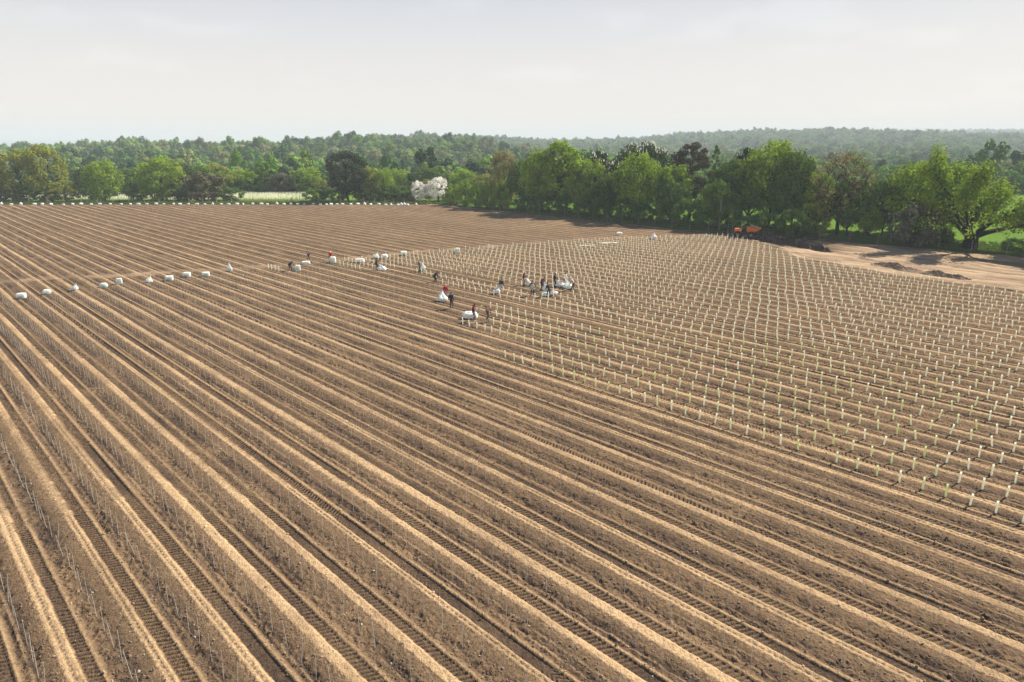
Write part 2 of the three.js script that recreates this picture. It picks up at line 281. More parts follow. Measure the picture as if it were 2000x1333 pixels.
// a tree shape of height 1 x H and crown width W: { wood, crown, candles }
function treeShape(seed, o) {
  const R = rng(seed), { H, W, base = 0.18, lobes = 30, leaves = 5000, len = 0.55, wid = 0.42, trunkR = 0.3, shell = 0.62, flat = 1, candles = 0, cone = 0, droop = 0, lean = 0, twigs = 0, rough = 1, lobeR = 1.14 } = o;
  const cy = H * (base + 1) / 2, ry = H * (1 - base) / 2, rx = W / 2, L = new Leaves(), lob = [];
  for (let i = 0; i < lobes; i++) {
    const f = (i + 0.5) / lobes, th = i * 2.39996 + R() * 0.7; let yy = 1 - 2 * f; yy = Math.sign(yy) * Math.pow(Math.abs(yy), 0.9);
    const rr = Math.sqrt(Math.max(0, 1 - yy * yy)), k = 0.66 + 0.26 * R(), taper = cone ? mixn(1, Math.max(0.08, 0.5 - yy * 0.5), cone) : 1;
    const lr = lobeR * (0.19 + 0.15 * R()) * rx * (cone ? Math.max(0.45, taper) : 1);
    lob.push([Math.cos(th) * rr * k * rx * taper * (0.85 + 0.35 * R()) + lean * yy * rx, cy + yy * ry * 0.80 * (0.92 + 0.14 * R()), Math.sin(th) * rr * k * rx * taper * (0.85 + 0.35 * R()), lr, lr * (0.72 + 0.25 * R()) * flat]);
  }
  let tot = 0; for (const l of lob) tot += l[3] * l[3];
  for (const [lx, ly, lz, lr, lh] of lob) {
    const n = Math.round(leaves * lr * lr / tot), lt = 0.82 + 0.36 * R();
    for (let k = 0; k < n; k++) {
      const z = 1 - 2 * R(), a = R() * 6.2832, s = Math.sqrt(1 - z * z), dx = s * Math.cos(a), dy = z, dz = s * Math.sin(a);
      const bump = 0.82 + 0.25 * Math.sin(dx * 7 + lx) * Math.sin(dz * 6 + lz * 2) + 0.12 * Math.sin(dy * 9 + ly);
      const q = (shell + (1.06 - shell) * Math.sqrt(R())) * bump;
      const x = lx + dx * lr * q, y = ly + dy * lh * q - droop * R() * lr, zz = lz + dz * lr * q;
      if (y < H * base * 0.45) continue;
      let nx = dx + (R() - 0.5) * 1.3 * rough, ny = dy + (R() - 0.3) * 1.1 * rough, nz = dz + (R() - 0.5) * 1.3 * rough; const l = Math.hypot(nx, ny, nz); nx /= l; ny /= l; nz /= l;
      const sc = 0.7 + 0.6 * R(); L.add(x, y, zz, nx, ny, nz, len * sc, wid * sc, R, lt * (0.75 + 0.5 * R()), (R() - 0.5) * 0.25);
    }
  }
  const wood = [], th = H * mixn(base, 1, 0.62), bend = (R() - 0.5) * 0.08 * H;
  const axis = t => [bend * t * t, th * t, bend * 0.6 * t * t + 0.2 * Math.sin(t * 5)];
  wood.push(tapered([0, 0.04, 0.12, 0.3, 0.5, 0.75, 1].map(axis), [1.55, 1.15, 1, 0.86, 0.7, 0.45, 0.12].map(k => k * trunkR), 8));
  lob.forEach(([lx, ly, lz, lr], i) => {
    if (i % (o.limbEvery ?? 2)) return; const t0 = Math.min(0.9, Math.max(0.22, (ly - lr * 1.6 - Math.hypot(lx, lz) * 0.35) / th)), a = axis(t0), m = [mixn(a[0], lx, 0.5) + (R() - 0.5) * 0.6, mixn(a[1], ly, 0.42), mixn(a[2], lz, 0.5) + (R() - 0.5) * 0.6], r = trunkR * (0.52 - 0.35 * t0);
    wood.push(tapered([a, m, [lx, ly, lz]], [r, r * 0.62, r * 0.22], 5));
    for (let q = 0; q < twigs; q++) { const z = 1 - 2 * R(), s = Math.sqrt(1 - z * z), an = R() * 6.28, b = [lx + s * Math.cos(an) * lr * 1.2, ly + (z * 0.6 + 0.4) * lr * 1.2, lz + s * Math.sin(an) * lr * 1.2]; const c = [mixn(m[0], lx, 0.5 + 0.5 * R()), mixn(m[1], ly, 0.5 + 0.5 * R()), mixn(m[2], lz, 0.6)]; wood.push(tapered([c, [mixn(c[0], b[0], 0.5) + 0.2 * (R() - 0.5), mixn(c[1], b[1], 0.55), mixn(c[2], b[2], 0.5)], b], [0.055, 0.035, 0.012], 4)); }
  });
  let cand = null;
  if (candles) { const list = []; for (let k = 0; k < candles; k++) { const l = lob[Math.floor(R() * lob.length)], z = R() * 0.95 + 0.02, s = Math.sqrt(1 - z * z), a = R() * 6.28, lr = l[3] * 0.95, g = new THREE.ConeGeometry(0.13, 0.5, 5, 1); g.rotateX((R() - 0.5) * 0.7); g.translate(l[0] + s * Math.cos(a) * lr, l[1] + z * l[4] + 0.18, l[2] + s * Math.sin(a) * lr); if (l[1] > cy - ry * 0.45) list.push(g); } cand = merge(list); }
  return { wood: merge(wood), crown: L.geo(), candles: cand, H, W };
}
const leafMat = (r, g, b, tr = 0.42) => new THREE.MeshPhysicalMaterial({ color: new THREE.Color().setRGB(r, g, b), vertexColors: true, roughness: 0.95, specularIntensity: 0.12, transmission: tr, thickness: 0, side: THREE.DoubleSide });
const barkBump = tile(128, (i, j) => { const n = 255 * (0.6 * pn(i * 3, j, 128, 16) + 0.4 * pn(i, j, 128, 40)); return [n, n, n]; });
const bark = std(0.085, 0.065, 0.05, 1), barkPale = std(0.20, 0.17, 0.14, 1);
const SH = {
  oakA: treeShape(11, { H: 14, W: 12, lobes: 36, leaves: 5200 }), oakB: treeShape(12, { H: 14, W: 10, lobes: 30, leaves: 4600, base: 0.14 }), oakC: treeShape(13, { H: 14, W: 13, lobes: 40, leaves: 5400, base: 0.2, lean: 0.12 }),
  lowA: treeShape(51, { H: 14, W: 12, lobes: 40, leaves: 5600, base: 0.0 }), lowB: treeShape(52, { H: 14, W: 11, lobes: 36, leaves: 5200, base: 0.02, lean: 0.1 }),
  loose: treeShape(14, { H: 14, W: 11, lobes: 34, leaves: 4600, shell: 0.4, len: 0.5, wid: 0.34, limbEvery: 1, twigs: 2, base: 0.0 }),
  pine: treeShape(15, { H: 15, W: 8, lobes: 30, leaves: 5000, len: 0.5, wid: 0.22, flat: 0.75, base: 0.22 }),
  poplar: treeShape(16, { H: 15, W: 5.5, lobes: 26, leaves: 2600, cone: 0.75, len: 0.45, wid: 0.3 }),
  ever: treeShape(17, { H: 15, W: 11.5, lobes: 36, leaves: 6000, base: 0.16, len: 0.5, wid: 0.36 }),
  bare: treeShape(18, { H: 15, W: 10.5, lobes: 34, leaves: 1500, shell: 0.3, len: 0.32, wid: 0.2, limbEvery: 1, twigs: 9, base: 0.3, trunkR: 0.34 }),
  bushA: treeShape(19, { H: 5, W: 5.4, lobes: 22, leaves: 2600, base: 0.02, len: 0.36, wid: 0.28, trunkR: 0.12 }), bushB: treeShape(20, { H: 5, W: 6.2, lobes: 24, leaves: 2600, base: 0.0, len: 0.36, wid: 0.28, trunkR: 0.1 }),
  bloom: treeShape(21, { H: 7, W: 6, lobes: 24, leaves: 3400, base: 0.08, len: 0.3, wid: 0.24, trunkR: 0.14, twigs: 2, shell: 0.5 }),
  chest: treeShape(22, { H: 15, W: 13, lobes: 36, leaves: 5600, candles: 420 }), chestS: treeShape(23, { H: 15, W: 7, lobes: 24, leaves: 3200, candles: 190 }),
};
{ // the great spreading oak: short bole, long low limbs, wide open crown
  const R = rng(31), L = new Leaves(), wood = [], tips = [];
  wood.push(tapered([[0, -0.2, 0], [0, 0.5, 0], [0.05, 1.6, 0], [0.1, 3.0, 0]], [1.75, 1.35, 1.2, 1.05], 11));
  const limb = (a, dir, len, r, depth) => {
    const pts = [a], rad = [r]; let p = [...a], dv = [...dir];
    for (let k = 1; k <= 4; k++) { dv = [dv[0] + (R() - 0.5) * 0.35, dv[1] + 0.0 + (R() - 0.5) * 0.3, dv[2] + (R() - 0.5) * 0.35]; const l = Math.hypot(...dv); dv = dv.map(c => c / l); p = p.map((c, i) => c + dv[i] * len / 4); pts.push([...p]); rad.push(r * (1 - k * 0.17)); if (depth < 3 && k >= 2) limb([...p], [dv[0] + (R() - 0.5) * 1.5, dv[1] + (R() - 0.25) * 0.9, dv[2] + (R() - 0.5) * 1.5].map(c => c / 1.3), len * (0.5 + 0.2 * R()), r * 0.5, depth + 1); }
    wood.push(tapered(pts, rad, depth < 2 ? 8 : 5)); if (depth >= 2) tips.push([...p], pts[2]); else if (depth === 1) tips.push([...p], pts[3], pts[2]);
  };
  for (let i = 0; i < 7; i++) { const a = i * 0.9 + 0.35, up = [0.75, 1.15, 0.62, 1.9, 0.8, 1.3, 0.68][i], l = Math.hypot(1, up); limb([0.3 * Math.cos(a), 2.3 + 0.5 * R(), 0.3 * Math.sin(a)], [Math.cos(a) / l, up / l, Math.sin(a) / l], 6.6 + 1.4 * R(), 0.56 - 0.03 * i, 0); }
  for (let i = 0; i < 34; i++) { const a = i * 2.4, r = 5.5 + 5.5 * R(); tips.push([Math.cos(a) * r, 4.4 + 5.5 * R() * (1.3 - r / 14), Math.sin(a) * r]); }
  const n = Math.max(6, Math.round(19000 / tips.length));
  for (const [tx, ty, tz] of tips) { const lr = 1.25 + 0.8 * R(), lt = 0.85 + 0.3 * R(); for (let k = 0; k < n; k++) { const z = 1 - 2 * R(), s = Math.sqrt(1 - z * z), a = R() * 6.28, q = Math.cbrt(R()) * 1.05; let nx = s * Math.cos(a) + (R() - 0.5), ny = z + (R() - 0.1), nz = s * Math.sin(a) + (R() - 0.5); const l = Math.hypot(nx, ny, nz); const sc = 0.7 + 0.6 * R(); const yy = ty + z * lr * 0.8 * q - 0.7 * R(); if (yy > 1.3) L.add(tx + s * Math.cos(a) * lr * q, yy, tz + s * Math.sin(a) * lr * q, nx / l, ny / l, nz / l, 0.5 * sc, 0.36 * sc, R, lt * (0.75 + 0.5 * R()), (R() - 0.5) * 0.2); } }
  const cg = L.geo(); cg.computeBoundingBox(); const bb = cg.boundingBox; console.log('oak', tips.length, bb.min.toArray().map(v => v.toFixed(1)).join(), bb.max.toArray().map(v => v.toFixed(1)).join());
  SH.great = { wood: merge(wood), crown: cg, candles: null, H: bb.max.y, W: (bb.max.x - bb.min.x + bb.max.z - bb.min.z) / 2 };
}
const LM = {
  oak: leafMat(0.23, 0.335, 0.026, 0.38), dark: leafMat(0.09, 0.155, 0.026, 0.24), olive: leafMat(0.24, 0.275, 0.04, 0.38), brown: leafMat(0.13, 0.12, 0.06, 0.3), grey: leafMat(0.15, 0.165, 0.085), yellow: leafMat(0.24, 0.26, 0.05), evergreen: leafMat(0.042, 0.062, 0.03, 0.2),
  pine: leafMat(0.075, 0.068, 0.042, 0.2), poplar: leafMat(0.15, 0.22, 0.05), chest: leafMat(0.05, 0.085, 0.026, 0.28), bud: leafMat(0.27, 0.24, 0.09, 0.4), blossom: leafMat(0.80, 0.78, 0.74, 0.4), greyshrub: leafMat(0.16, 0.165, 0.11, 0.3), candle: std(0.78, 0.72, 0.6, 0.9),
};
const LOOK = {
  olive: ['loose', 'olive', 'olive green loose crowned tree', 'tree'], sparse: ['loose', 'olive', 'tall thin crowned tree with bare upper branches', 'tree'], oak: [null, 'oak', 'fresh bright green round crowned tree', 'tree'], dark: [null, 'dark', 'dark green dense tree', 'tree'],
  brown: ['bushA', 'brown', 'brownish olive thorn bush', 'bush'], grey: ['loose', 'grey', 'grey green feathery tree', 'tree'], yellow: ['bushB', 'yellow', 'yellow green young tree', 'tree'], evergreen: ['ever', 'evergreen', 'big nearly black green evergreen tree', 'tree'], blossom: ['bloom', 'blossom', 'small tree covered in white blossom', 'tree'],
  hedge: ['bushA', 'oak', 'clipped green hedge shrub', 'shrub'], oliveb: ['loose', 'bud', 'thin crowned tree with yellowish spring buds', 'tree'], chestnut: ['chest', 'chest', 'dark tree dotted with white flower spikes', 'tree'], pine: ['pine', 'pine', 'dark brownish green pine', 'tree'], poplar: ['poplar', 'poplar', 'narrow pointed light green tree', 'tree'],
  bare: ['bare', 'bud', 'nearly leafless tree with fine brown twigs', 'tree'], ivy: ['ever', 'dark', 'ivy dark tree', 'tree'], under: ['bushB', 'olive', 'low light green understorey tree', 'tree'], greyshrub: ['bushA', 'greyshrub', 'grey green willow shrub', 'shrub'], bigoak: ['great', 'oak', 'great spreading oak with thick forked limbs', 'tree'], bush: ['bushB', 'dark', 'dark bush', 'bush'],
};
const TREES = [
  ['back', [['olive', -154.2, 206, 13.6, 13.5], ['olive', -146.4, 208, 15.9, 14.4], ['sparse', -136.7, 206, 17.2, 11.3], ['olive', -130.5, 203, 6.5, 8.9], ['dark', -137.7, 226, 9.9, 7.4], ['oak', -120.7, 206, 12.1, 10.8], ['dark', -126.6, 232, 8.7, 12.7], ['oak', -104.1, 207, 13.2, 13.9], ['brown', -99.4, 209, 8.5, 6.9], ['brown', -91.1, 206, 8.3, 11.8], ['olive', -97.7, 233, 10.7, 11.1], ['dark', -101.1, 226, 9.9, 9.9], ['oak', -90.7, 242, 8.6, 13.8], ['grey', -79.9, 240, 7.4, 9.8], ['oak', -71.8, 243, 8.9, 13.3], ['yellow', -64.4, 238, 4.8, 5.6], ['dark', -83.9, 260, 10.3, 8.5], ['dark', -96.1, 240, 5.4, 7], ['evergreen', -48.1, 204, 15.1, 12.5], ['olive', -43.1, 206, 10.8, 8.3], ['oak', -38.3, 206, 9.6, 7.6], ['dark', -34.5, 205, 4.9, 7.5], ['dark', -30.8, 206, 4.6, 6.1], ['blossom', -27.1, 202, 6.4, 4.7], ['blossom', -21.5, 202, 7.4, 7.1], ['olive', -24.8, 208, 6.6, 5.2], ['dark', -29.1, 236, 8.9, 10.7], ['oak', -39.1, 244, 8.4, 10.7], ['oak', -16.2, 232, 8.4, 10.9], ['yellow', -8.5, 222, 7.5, 8.9], ['dark', -69.2, 262, 10.3, 9.6], ['olive', -117, 245, 11.4, 10.7], ['dark', -86.7, 246, 5.8, 7.2], ['hedge', -16.4, 193, 5.7, 5.9], ['hedge', -12.7, 189, 6.4, 5.8], ['hedge', -9.1, 185.4, 6.7, 5.7], ['hedge', -5.6, 181.6, 6.5, 5.6], ['hedge', -2.4, 178, 7.6, 5.5],
    ...[[-160, 203.5, 5], [-150, 202.5, 4.2], [-143, 203, 4.6], [-136, 203, 3.8], [-127, 212, 5], [-113, 210, 6], [-97, 206, 4.5], [-84, 208, 4], [-58, 206, 3.6], [-52, 208, 3.8], [-44, 207.5, 4], [-40, 204, 3.6], [-36, 208, 4.6], [-31, 203, 3.4], [-18, 206, 4.5]].map(([x, d, h]) => ['bush', x, d, h, 7.5])]],
  ['right', [['oliveb', -2.1, 185.7, 15.5, 9], ['oak', 6.1, 172.8, 15.1, 7.8], ['oak', 11.6, 170, 17.4, 13.9], ['oak', 15.6, 161.5, 12.9, 5.7], ['chestnut', 20.3, 168.1, 15.7, 6.4], ['chestnut', 30.3, 163.5, 17.3, 15.3], ['oak', 27.4, 152.1, 14.6, 10.9], ['pine', 39.2, 152.8, 17.8, 8.7], ['poplar', 45.3, 156.5, 17.6, 4.8], ['dark', 44.9, 143.9, 13.6, 9.4], ['chestnut', 50.4, 151.2, 16.5, 6], ['oak', 52.3, 140.5, 17.2, 13], ['dark', 54.5, 133.9, 15.2, 8.6], ['dark', 40.4, 137.1, 9.6, 8.1], ['dark', 33.2, 144.6, 9.4, 7.9], ['dark', 21.2, 157, 9.7, 7.2], ['bare', 59.4, 125.1, 15.5, 10.3], ['ivy', 60.6, 124, 11.0, 6.6], ['under', 56.1, 127.2, 6.4, 6], ['oak', 63.7, 122.9, 6.2, 4.9], ['dark', 66.9, 123.8, 10.9, 6.6], ['oak', 70.5, 121.5, 13.4, 10], ['greyshrub', 66.3, 112.9, 7.1, 7.4], ['bigoak', 73.3, 109.2, 17.2, 23.5], ['oak', 83.8, 101.9, 15.1, 11.3],
    ...[[2.7, 172.8], [6.9, 168.4], [12.3, 162.7], [16, 158.8], [19.6, 155.1], [24.2, 150.3], [27.4, 146.9], [31.6, 142.6], [34.5, 139.6], [38.3, 135.6], [41, 132.8], [44.4, 129.2], [46.8, 126.7], [50, 123.4]].map(([x, d], i) => ['bush', x + 0.7, d + 0.7, 3.8 + (i * 37 % 11) * 0.2, 6.0]), ['bush', 70.6, 113.6, 3.4, 5], ['bush', 79, 106.5, 2.4, 4.5], ['bush', 68.5, 117, 4.2, 5.5],
    ...[[4, 182, 13, 10], [14, 178, 14, 10], [24, 172, 13, 10], [37, 160, 12.5, 10], [46, 148, 12, 9], [56, 142, 14, 10], [60, 136, 11, 9], [68, 132, 10, 9], [78, 124, 12, 10], [80, 132, 13, 11]].map(([x, d, h, w]) => ['dark', x, d, h, w]),
    ...[[48.9, 142.5, 14.2, 10], [57, 130, 11.6, 7], [18.4, 163, 13, 8.6], [34.5, 148, 12.4, 8.6]].map(([x, d, h, w]) => ['oak', x, d, h, w])]],
];
for (const [zone, list] of TREES) {
  const count = {}, seen = {}; for (const t of list) count[t[0]] = (count[t[0]] ?? 0) + 1;
  [...list].sort((a, b) => a[1] / a[2] - b[1] / b[2]).forEach(([kind, x, d, H, W], i) => {
    const [shape, mat, look, cat] = LOOK[kind], n = seen[kind] = (seen[kind] ?? -1) + 1;
    let key = shape ?? (zone === 'back' ? ['lowA', 'lowB', 'lowA'] : ['oakA', 'oakB', 'oakC'])[Math.floor(hash(i + (zone === 'back' ? 0 : 61), 5) * 3)]; if (kind === 'chestnut' && W < 8) key = 'chestS';
    if ((kind === 'dark') && H < 6) key = 'bushB';
    const s = SH[key], y = groundY(x, d) - 0.12, where = zone === 'back' ? 'behind the back fence' : 'right of the field';
    const label = (count[kind] > 1 ? ord(n) + ' ' : '') + look + (count[kind] > 1 ? ' from the left ' : ' ') + where;
    const t = thing(({ bush: 'bush', shrub: 'shrub', tree: 'tree' })[cat], label, cat, x, y, -d, hash(i, 9) * 6.28, zone === 'back' ? 'trees behind the back fence' : 'trees right of the field');
    t.scale.set(W / s.W, H / s.H, W / s.W);
    part('trunk', s.wood, kind === 'bigoak' || kind === 'bare' ? barkPale : bark, t);
    part('crown', s.crown, LM[mat], t);
    if (s.candles && kind === 'chestnut') part('blossom', s.candles, LM.candle, t);
  });
}

// far woods: one mass of crowns on each slope
{
  const far = (seed, H, W) => { const s = treeShape(seed, { H, W, lobes: 8, leaves: 900, base: 0.0, len: 1.15, wid: 0.95, trunkR: 0.3, limbEvery: 3, rough: 0.4, shell: 0.86, lobeR: 1.9 }); return s.crown; };
  const shapes = [far(41, 13, 11), far(42, 14, 9), far(43, 11, 12), far(44, 15, 10)];
  const mat = new THREE.MeshPhysicalMaterial({ vertexColors: true, roughness: 0.95, specularIntensity: 0.08, transmission: 0.3, thickness: 0, side: THREE.DoubleSide });
  const D0 = (x, d) => d > 340 ? fbm(x / 55 + 21, d / 38 + 3, 2) : 0;
  const meadow = (x, d) => (Math.hypot((x + 38) / 34, (d - 468) / 40) < 1) || (Math.hypot((x + 150) / 26, (d - 545) / 26) < 1) || (Math.hypot((x + 92) / 14, (d - 500) / 40) < 1) || (Math.hypot((x + 214) / 27, (d - 448) / 54) < 1) || (D0(x, d) > 0.30);
  const woods = { near: ['wooded_slope', 'green wooded slope beyond the back fence', []], mid: ['hillside_wood', 'hazy wooded hillside below the left skyline', []], far: ['distant_wood', 'pale blue green wood on the far right skyline', []] };
  const R = rng(99), pal = [[0.11, 0.22, 0.05], [0.07, 0.15, 0.045], [0.17, 0.27, 0.05], [0.20, 0.24, 0.09], [0.05, 0.105, 0.045], [0.15, 0.30, 0.035], [0.24, 0.25, 0.12]];
  const put = (x, d, key, sc) => {
    const zone = fbm(x / 45 + 11, d / 45, 2), c = pal[Math.floor(Math.min(0.999, Math.max(0, 0.5 + zone * 0.9 + (R() - 0.5) * 0.6)) * pal.length)], t = 0.8 + 0.4 * R();
    woods[key][2].push([Math.floor(R() * 4), x, land(x, d) - 0.6, d, sc * (0.62 + 0.75 * R() * R() + 0.15 * R()), sc * (0.7 + 0.65 * R()), R() * 6.28, c.map(v => v * t)]);
  };
  for (let d = 215; d < 700; d += 7.2) for (let x = -0.95 * d; x < 0.98 * d + 10; x += 8.2) {
    const X = x + (R() - 0.5) * 7, D = d + (R() - 0.5) * 6.5; if (meadow(X, D) || (D < 241 && X < -15 && X > -165) || (D < 235 && X < 8) || D < 205 + Math.max(0, X) * 0 ) continue;
    if ((X > -20 && xd2u(X, D) < 150) || (X > 40 && D < 235)) continue; if (R() < 0.12) continue;
    if (X > 60 && D > 300 && D < 620 && fbm(X / 90, D / 90, 2) > 0.15) continue;
    put(X, D, D < 420 ? 'near' : 'mid', D < 330 ? 0.85 : 1.02);
  }
  for (let d = 700; d < 1750; d += 13) for (let x = -0.3 * d; x < 0.95 * d; x += 12.5) { const X = x + (R() - 0.5) * 11, D = d + (R() - 0.5) * 11; if (fbm(X / 120 + 7, D / 120, 2) > 0.34) continue; put(X, D, 'far', 1.05); }
  for (let d = 1750; d < 2750; d += 26) for (let x = 0.3 * d; x < 0.95 * d; x += 17) put(x + (R() - 0.5) * 14, d + (R() - 0.5) * 20, 'far', 1.2);
  const M = new THREE.Matrix4(), Q = new THREE.Quaternion(), Y = new THREE.Vector3(0, 1, 0);
  for (const [name, label, list] of Object.values(woods)) {
    const g = new THREE.Group(); g.name = name; g.userData = { kind: 'stuff', label, category: 'wood' }; scene.add(g);
    shapes.forEach((s, k) => {
      const mine = list.filter(e => e[0] === k), im = new THREE.InstancedMesh(s, mat, mine.length); im.name = 'crowns'; im.userData.kind = 'stuff';
      mine.forEach((e, i) => { M.compose(new THREE.Vector3(e[1], e[2], -e[3]), Q.setFromAxisAngle(Y, e[6]), new THREE.Vector3(e[5], e[4], e[5])); im.setMatrixAt(i, M); im.setColorAt(i, new THREE.Color().setRGB(...e[7])); });
      im.castShadow = im.receiveShadow = true; g.add(im);
    });
    console.log(name, list.length);
  }
}

// ------------------------------------------------------------------ canes and grow tubes
{
  const rowsU = []; for (let k = -20; k < 60; k++) rowsU.push(U0 + k * ROW + CANE_S);
  const tubes = [], canes = [], R = rng(5);
  // how far up each row the tubes have been set so far, counted from the near right end
  const doneTo = u => u < 35.2 ? -99 : u < 37.4 ? 39 : u < 39.6 ? 36 : u < 42 ? 49.5 : u < 44.4 ? 48.5 : u < 46.8 ? 52 : u < 49 ? 37 : u < 51.3 ? 66 : u < 53.6 ? 74 : u < 55.4 ? 51 : 200;
  const doneFrom = u => (u > 39 && u < 41.5) ? 86.4 : (u > 48 && u < 50.6) ? 80.5 : (u > 50.6 && u < 55.4) ? 77.5 : 999;
  for (const u of rowsU) {
    const o = R() * 0.3;
    for (let v = -12 + o; v < 92; v += STEP) {
      const r1 = R(), r2 = R(), r3 = R(), r4 = R();
      const pv = pathV(u) - 1.6; if (v > Math.min(pv, 91)) break; if (u > edgeR(v) - 0.6 || u > 116) continue;
      const x = uv2x(u, v) + (r1 - 0.5) * 0.06, d = uv2d(u, v) + (r2 - 0.5) * 0.09;
      if (Math.abs(x) > 0.78 * d + 5 || d < 13) continue;
      const tube = u > 35 && (v < doneTo(u) || v > doneFrom(u)) && r3 > 0.006;
      if (r4 < 0.008) continue;
      const tilt = Math.pow(R(), 2.0) * 0.2, ta = R() * 6.28, y = soil(u, v, true).h - 0.03, turn = R() * 6.28, sc = 0.94 + 0.12 * R();
      (tube ? tubes : canes).push({ x, d, y, tilt, ta, turn, sc, far: Math.hypot(x, d), seen: Math.abs(x) < 0.74 * d && d > 17 });
    }
  }
  const caneGeo = new THREE.CylinderGeometry(0.006, 0.008, 1.12, 6).translate(0, 0.57, 0);
  const sleeve = (() => { const pts = []; for (const [r, y] of [[0.048, 0], [0.0475, 0.02], [0.046, 0.3], [0.047, 0.6], [0.052, 0.655], [0.054, 0.668], [0.051, 0.672], [0.046, 0.655]]) pts.push(new THREE.Vector2(r, y)); return new THREE.LatheGeometry(pts, 10); })();
  const caneMat = std(0.50, 0.50, 0.47, 0.6), sleeveMat = [0, 1, 2].map(i => new THREE.MeshPhysicalMaterial({ color: new THREE.Color().setRGB(...[[0.84, 0.89, 0.62], [0.93, 0.94, 0.80], [0.78, 0.84, 0.48]][i]), roughness: 0.95, transmission: 0.5, thickness: 0, side: THREE.DoubleSide }));
  const place = (o, e) => { o.position.set(e.x, e.y, -e.d); o.quaternion.setFromAxisAngle(new THREE.Vector3(Math.cos(e.ta), 0, Math.sin(e.ta)), e.tilt).multiply(new THREE.Quaternion().setFromAxisAngle(new THREE.Vector3(0, 1, 0), e.turn)); o.scale.set(1, e.sc, 1); };
  for (const L of [tubes, canes]) L.sort((a, b) => (b.seen - a.seen) || (a.far - b.far));
  const tubeProto = new THREE.Group(); part('sleeve', sleeve, sleeveMat[0], tubeProto); part('cane', caneGeo, caneMat, tubeProto);
  tubes.slice(0, 300).forEach((e, i) => { const t = tubeProto.clone(); t.name = numbered('grow_tube'); place(t, e); t.children[0].material = sleeveMat[hash(i, 3) < 0.5 ? 0 : hash(i, 3) < 0.88 ? 1 : 2]; tag(t, 'pale green plastic grow tube round a thin cane, standing in the near planted rows', 'grow tube', 'grow tubes in the near planted rows'); scene.add(t); });
  canes.slice(0, 300).forEach(e => { const m = new THREE.Mesh(caneGeo, caneMat); m.name = numbered('vine_cane'); place(m, e); m.castShadow = m.receiveShadow = true; tag(m, 'thin pale bare cane standing upright in the foreground rows', 'cane', 'bare canes in the foreground rows'); scene.add(m); });
  const stuff = (name, label, cat, list, geos) => {
    const g = new THREE.Group(); g.name = name; g.userData = { kind: 'stuff', label, category: cat }; scene.add(g);
    const tmp = new THREE.Object3D();
    geos.forEach(([nm, geo, mat]) => { const im = new THREE.InstancedMesh(geo, mat, list.length); im.name = nm; im.userData.kind = 'stuff'; list.forEach((e, i) => { place(tmp, e); tmp.updateMatrix(); im.setMatrixAt(i, tmp.matrix); }); im.castShadow = im.receiveShadow = true; g.add(im); });
  };
  stuff('far_grow_tubes', 'pale grow tubes in the rows further up the planted block', 'grow tubes', tubes.slice(300), [['sleeves', sleeve, sleeveMat[1]], ['canes', caneGeo, caneMat]]);
  stuff('far_vine_canes', 'bare thin canes in the rows further up the field', 'canes', canes.slice(300), [['canes', caneGeo, caneMat]]);
  console.log('tubes', tubes.length, 'canes', canes.length);
  // the planted field beyond the fence
  const list = []; for (let d = 211.5; d < 238; d += 1.5) for (let x = -168; x < -60 - (d - 211) * 0.4; x += 0.45) list.push({ x: x + (R() - 0.5) * 0.2, d: d + (R() - 0.5) * 0.2, y: land(x, d), tilt: R() * 0.06, ta: R() * 6.28, turn: 0, sc: 1.15 });
  stuff('next_field_tubes', 'dense pale grow tubes in the neighbouring field behind the fence', 'grow tubes', list, [['sleeves', sleeve, sleeveMat[1]]]);
}
{ // loose clods and stones on the near rows
  const R = rng(8), n = 14000, g = new THREE.IcosahedronGeometry(1, 0), p = g.attributes.position;
  for (let i = 0; i < p.count; i++) { const k = 0.75 + 0.5 * NT[(Math.round(p.getX(i) * 50 + p.getY(i) * 70 + p.getZ(i) * 90) & 1023)]; p.setXYZ(i, p.getX(i) * k, p.getY(i) * k * 0.7, p.getZ(i) * k); }
  g.computeVertexNormals();
  const im = new THREE.InstancedMesh(g, new THREE.MeshStandardMaterial({ roughness: 1 }), n), o = new THREE.Object3D(), c = new THREE.Color(); let k = 0;
  while (k < n) {
    const d = 16 + 44 * Math.pow(R(), 1.4), x = (R() * 2 - 1) * (0.76 * d + 2), u = xd2u(x, d), v = xd2v(x, d), s = (((u - U0) % ROW) + ROW) % ROW;
    if (R() > (s > 0.5 && s < 1.5 ? 0.9 : s > 1.5 && s < ROW - 0.5 ? 0.35 : 0.1)) continue;
    const q = soil(u, v, true), stone = R() < 0.02, r = (stone ? 0.012 : 0.016) + 0.045 * Math.pow(R(), 3); o.position.set(x, q.h + r * 0.2, -d); o.rotation.set(R() * 6, R() * 6, R() * 6); o.scale.set(r, r, r); o.updateMatrix(); im.setMatrixAt(k, o.matrix);
    if (stone) c.setRGB(0.42, 0.37, 0.31); else { const t = 0.7 + 0.6 * R(); c.setRGB(q.r * t, q.g * t, q.b * t); } im.setColorAt(k, c); k++;
  }
  im.name = 'soil_clods'; im.userData = { kind: 'stuff', label: 'small loose clods and stones on the near rows', category: 'clods' }; im.castShadow = im.receiveShadow = true; scene.add(im);
}
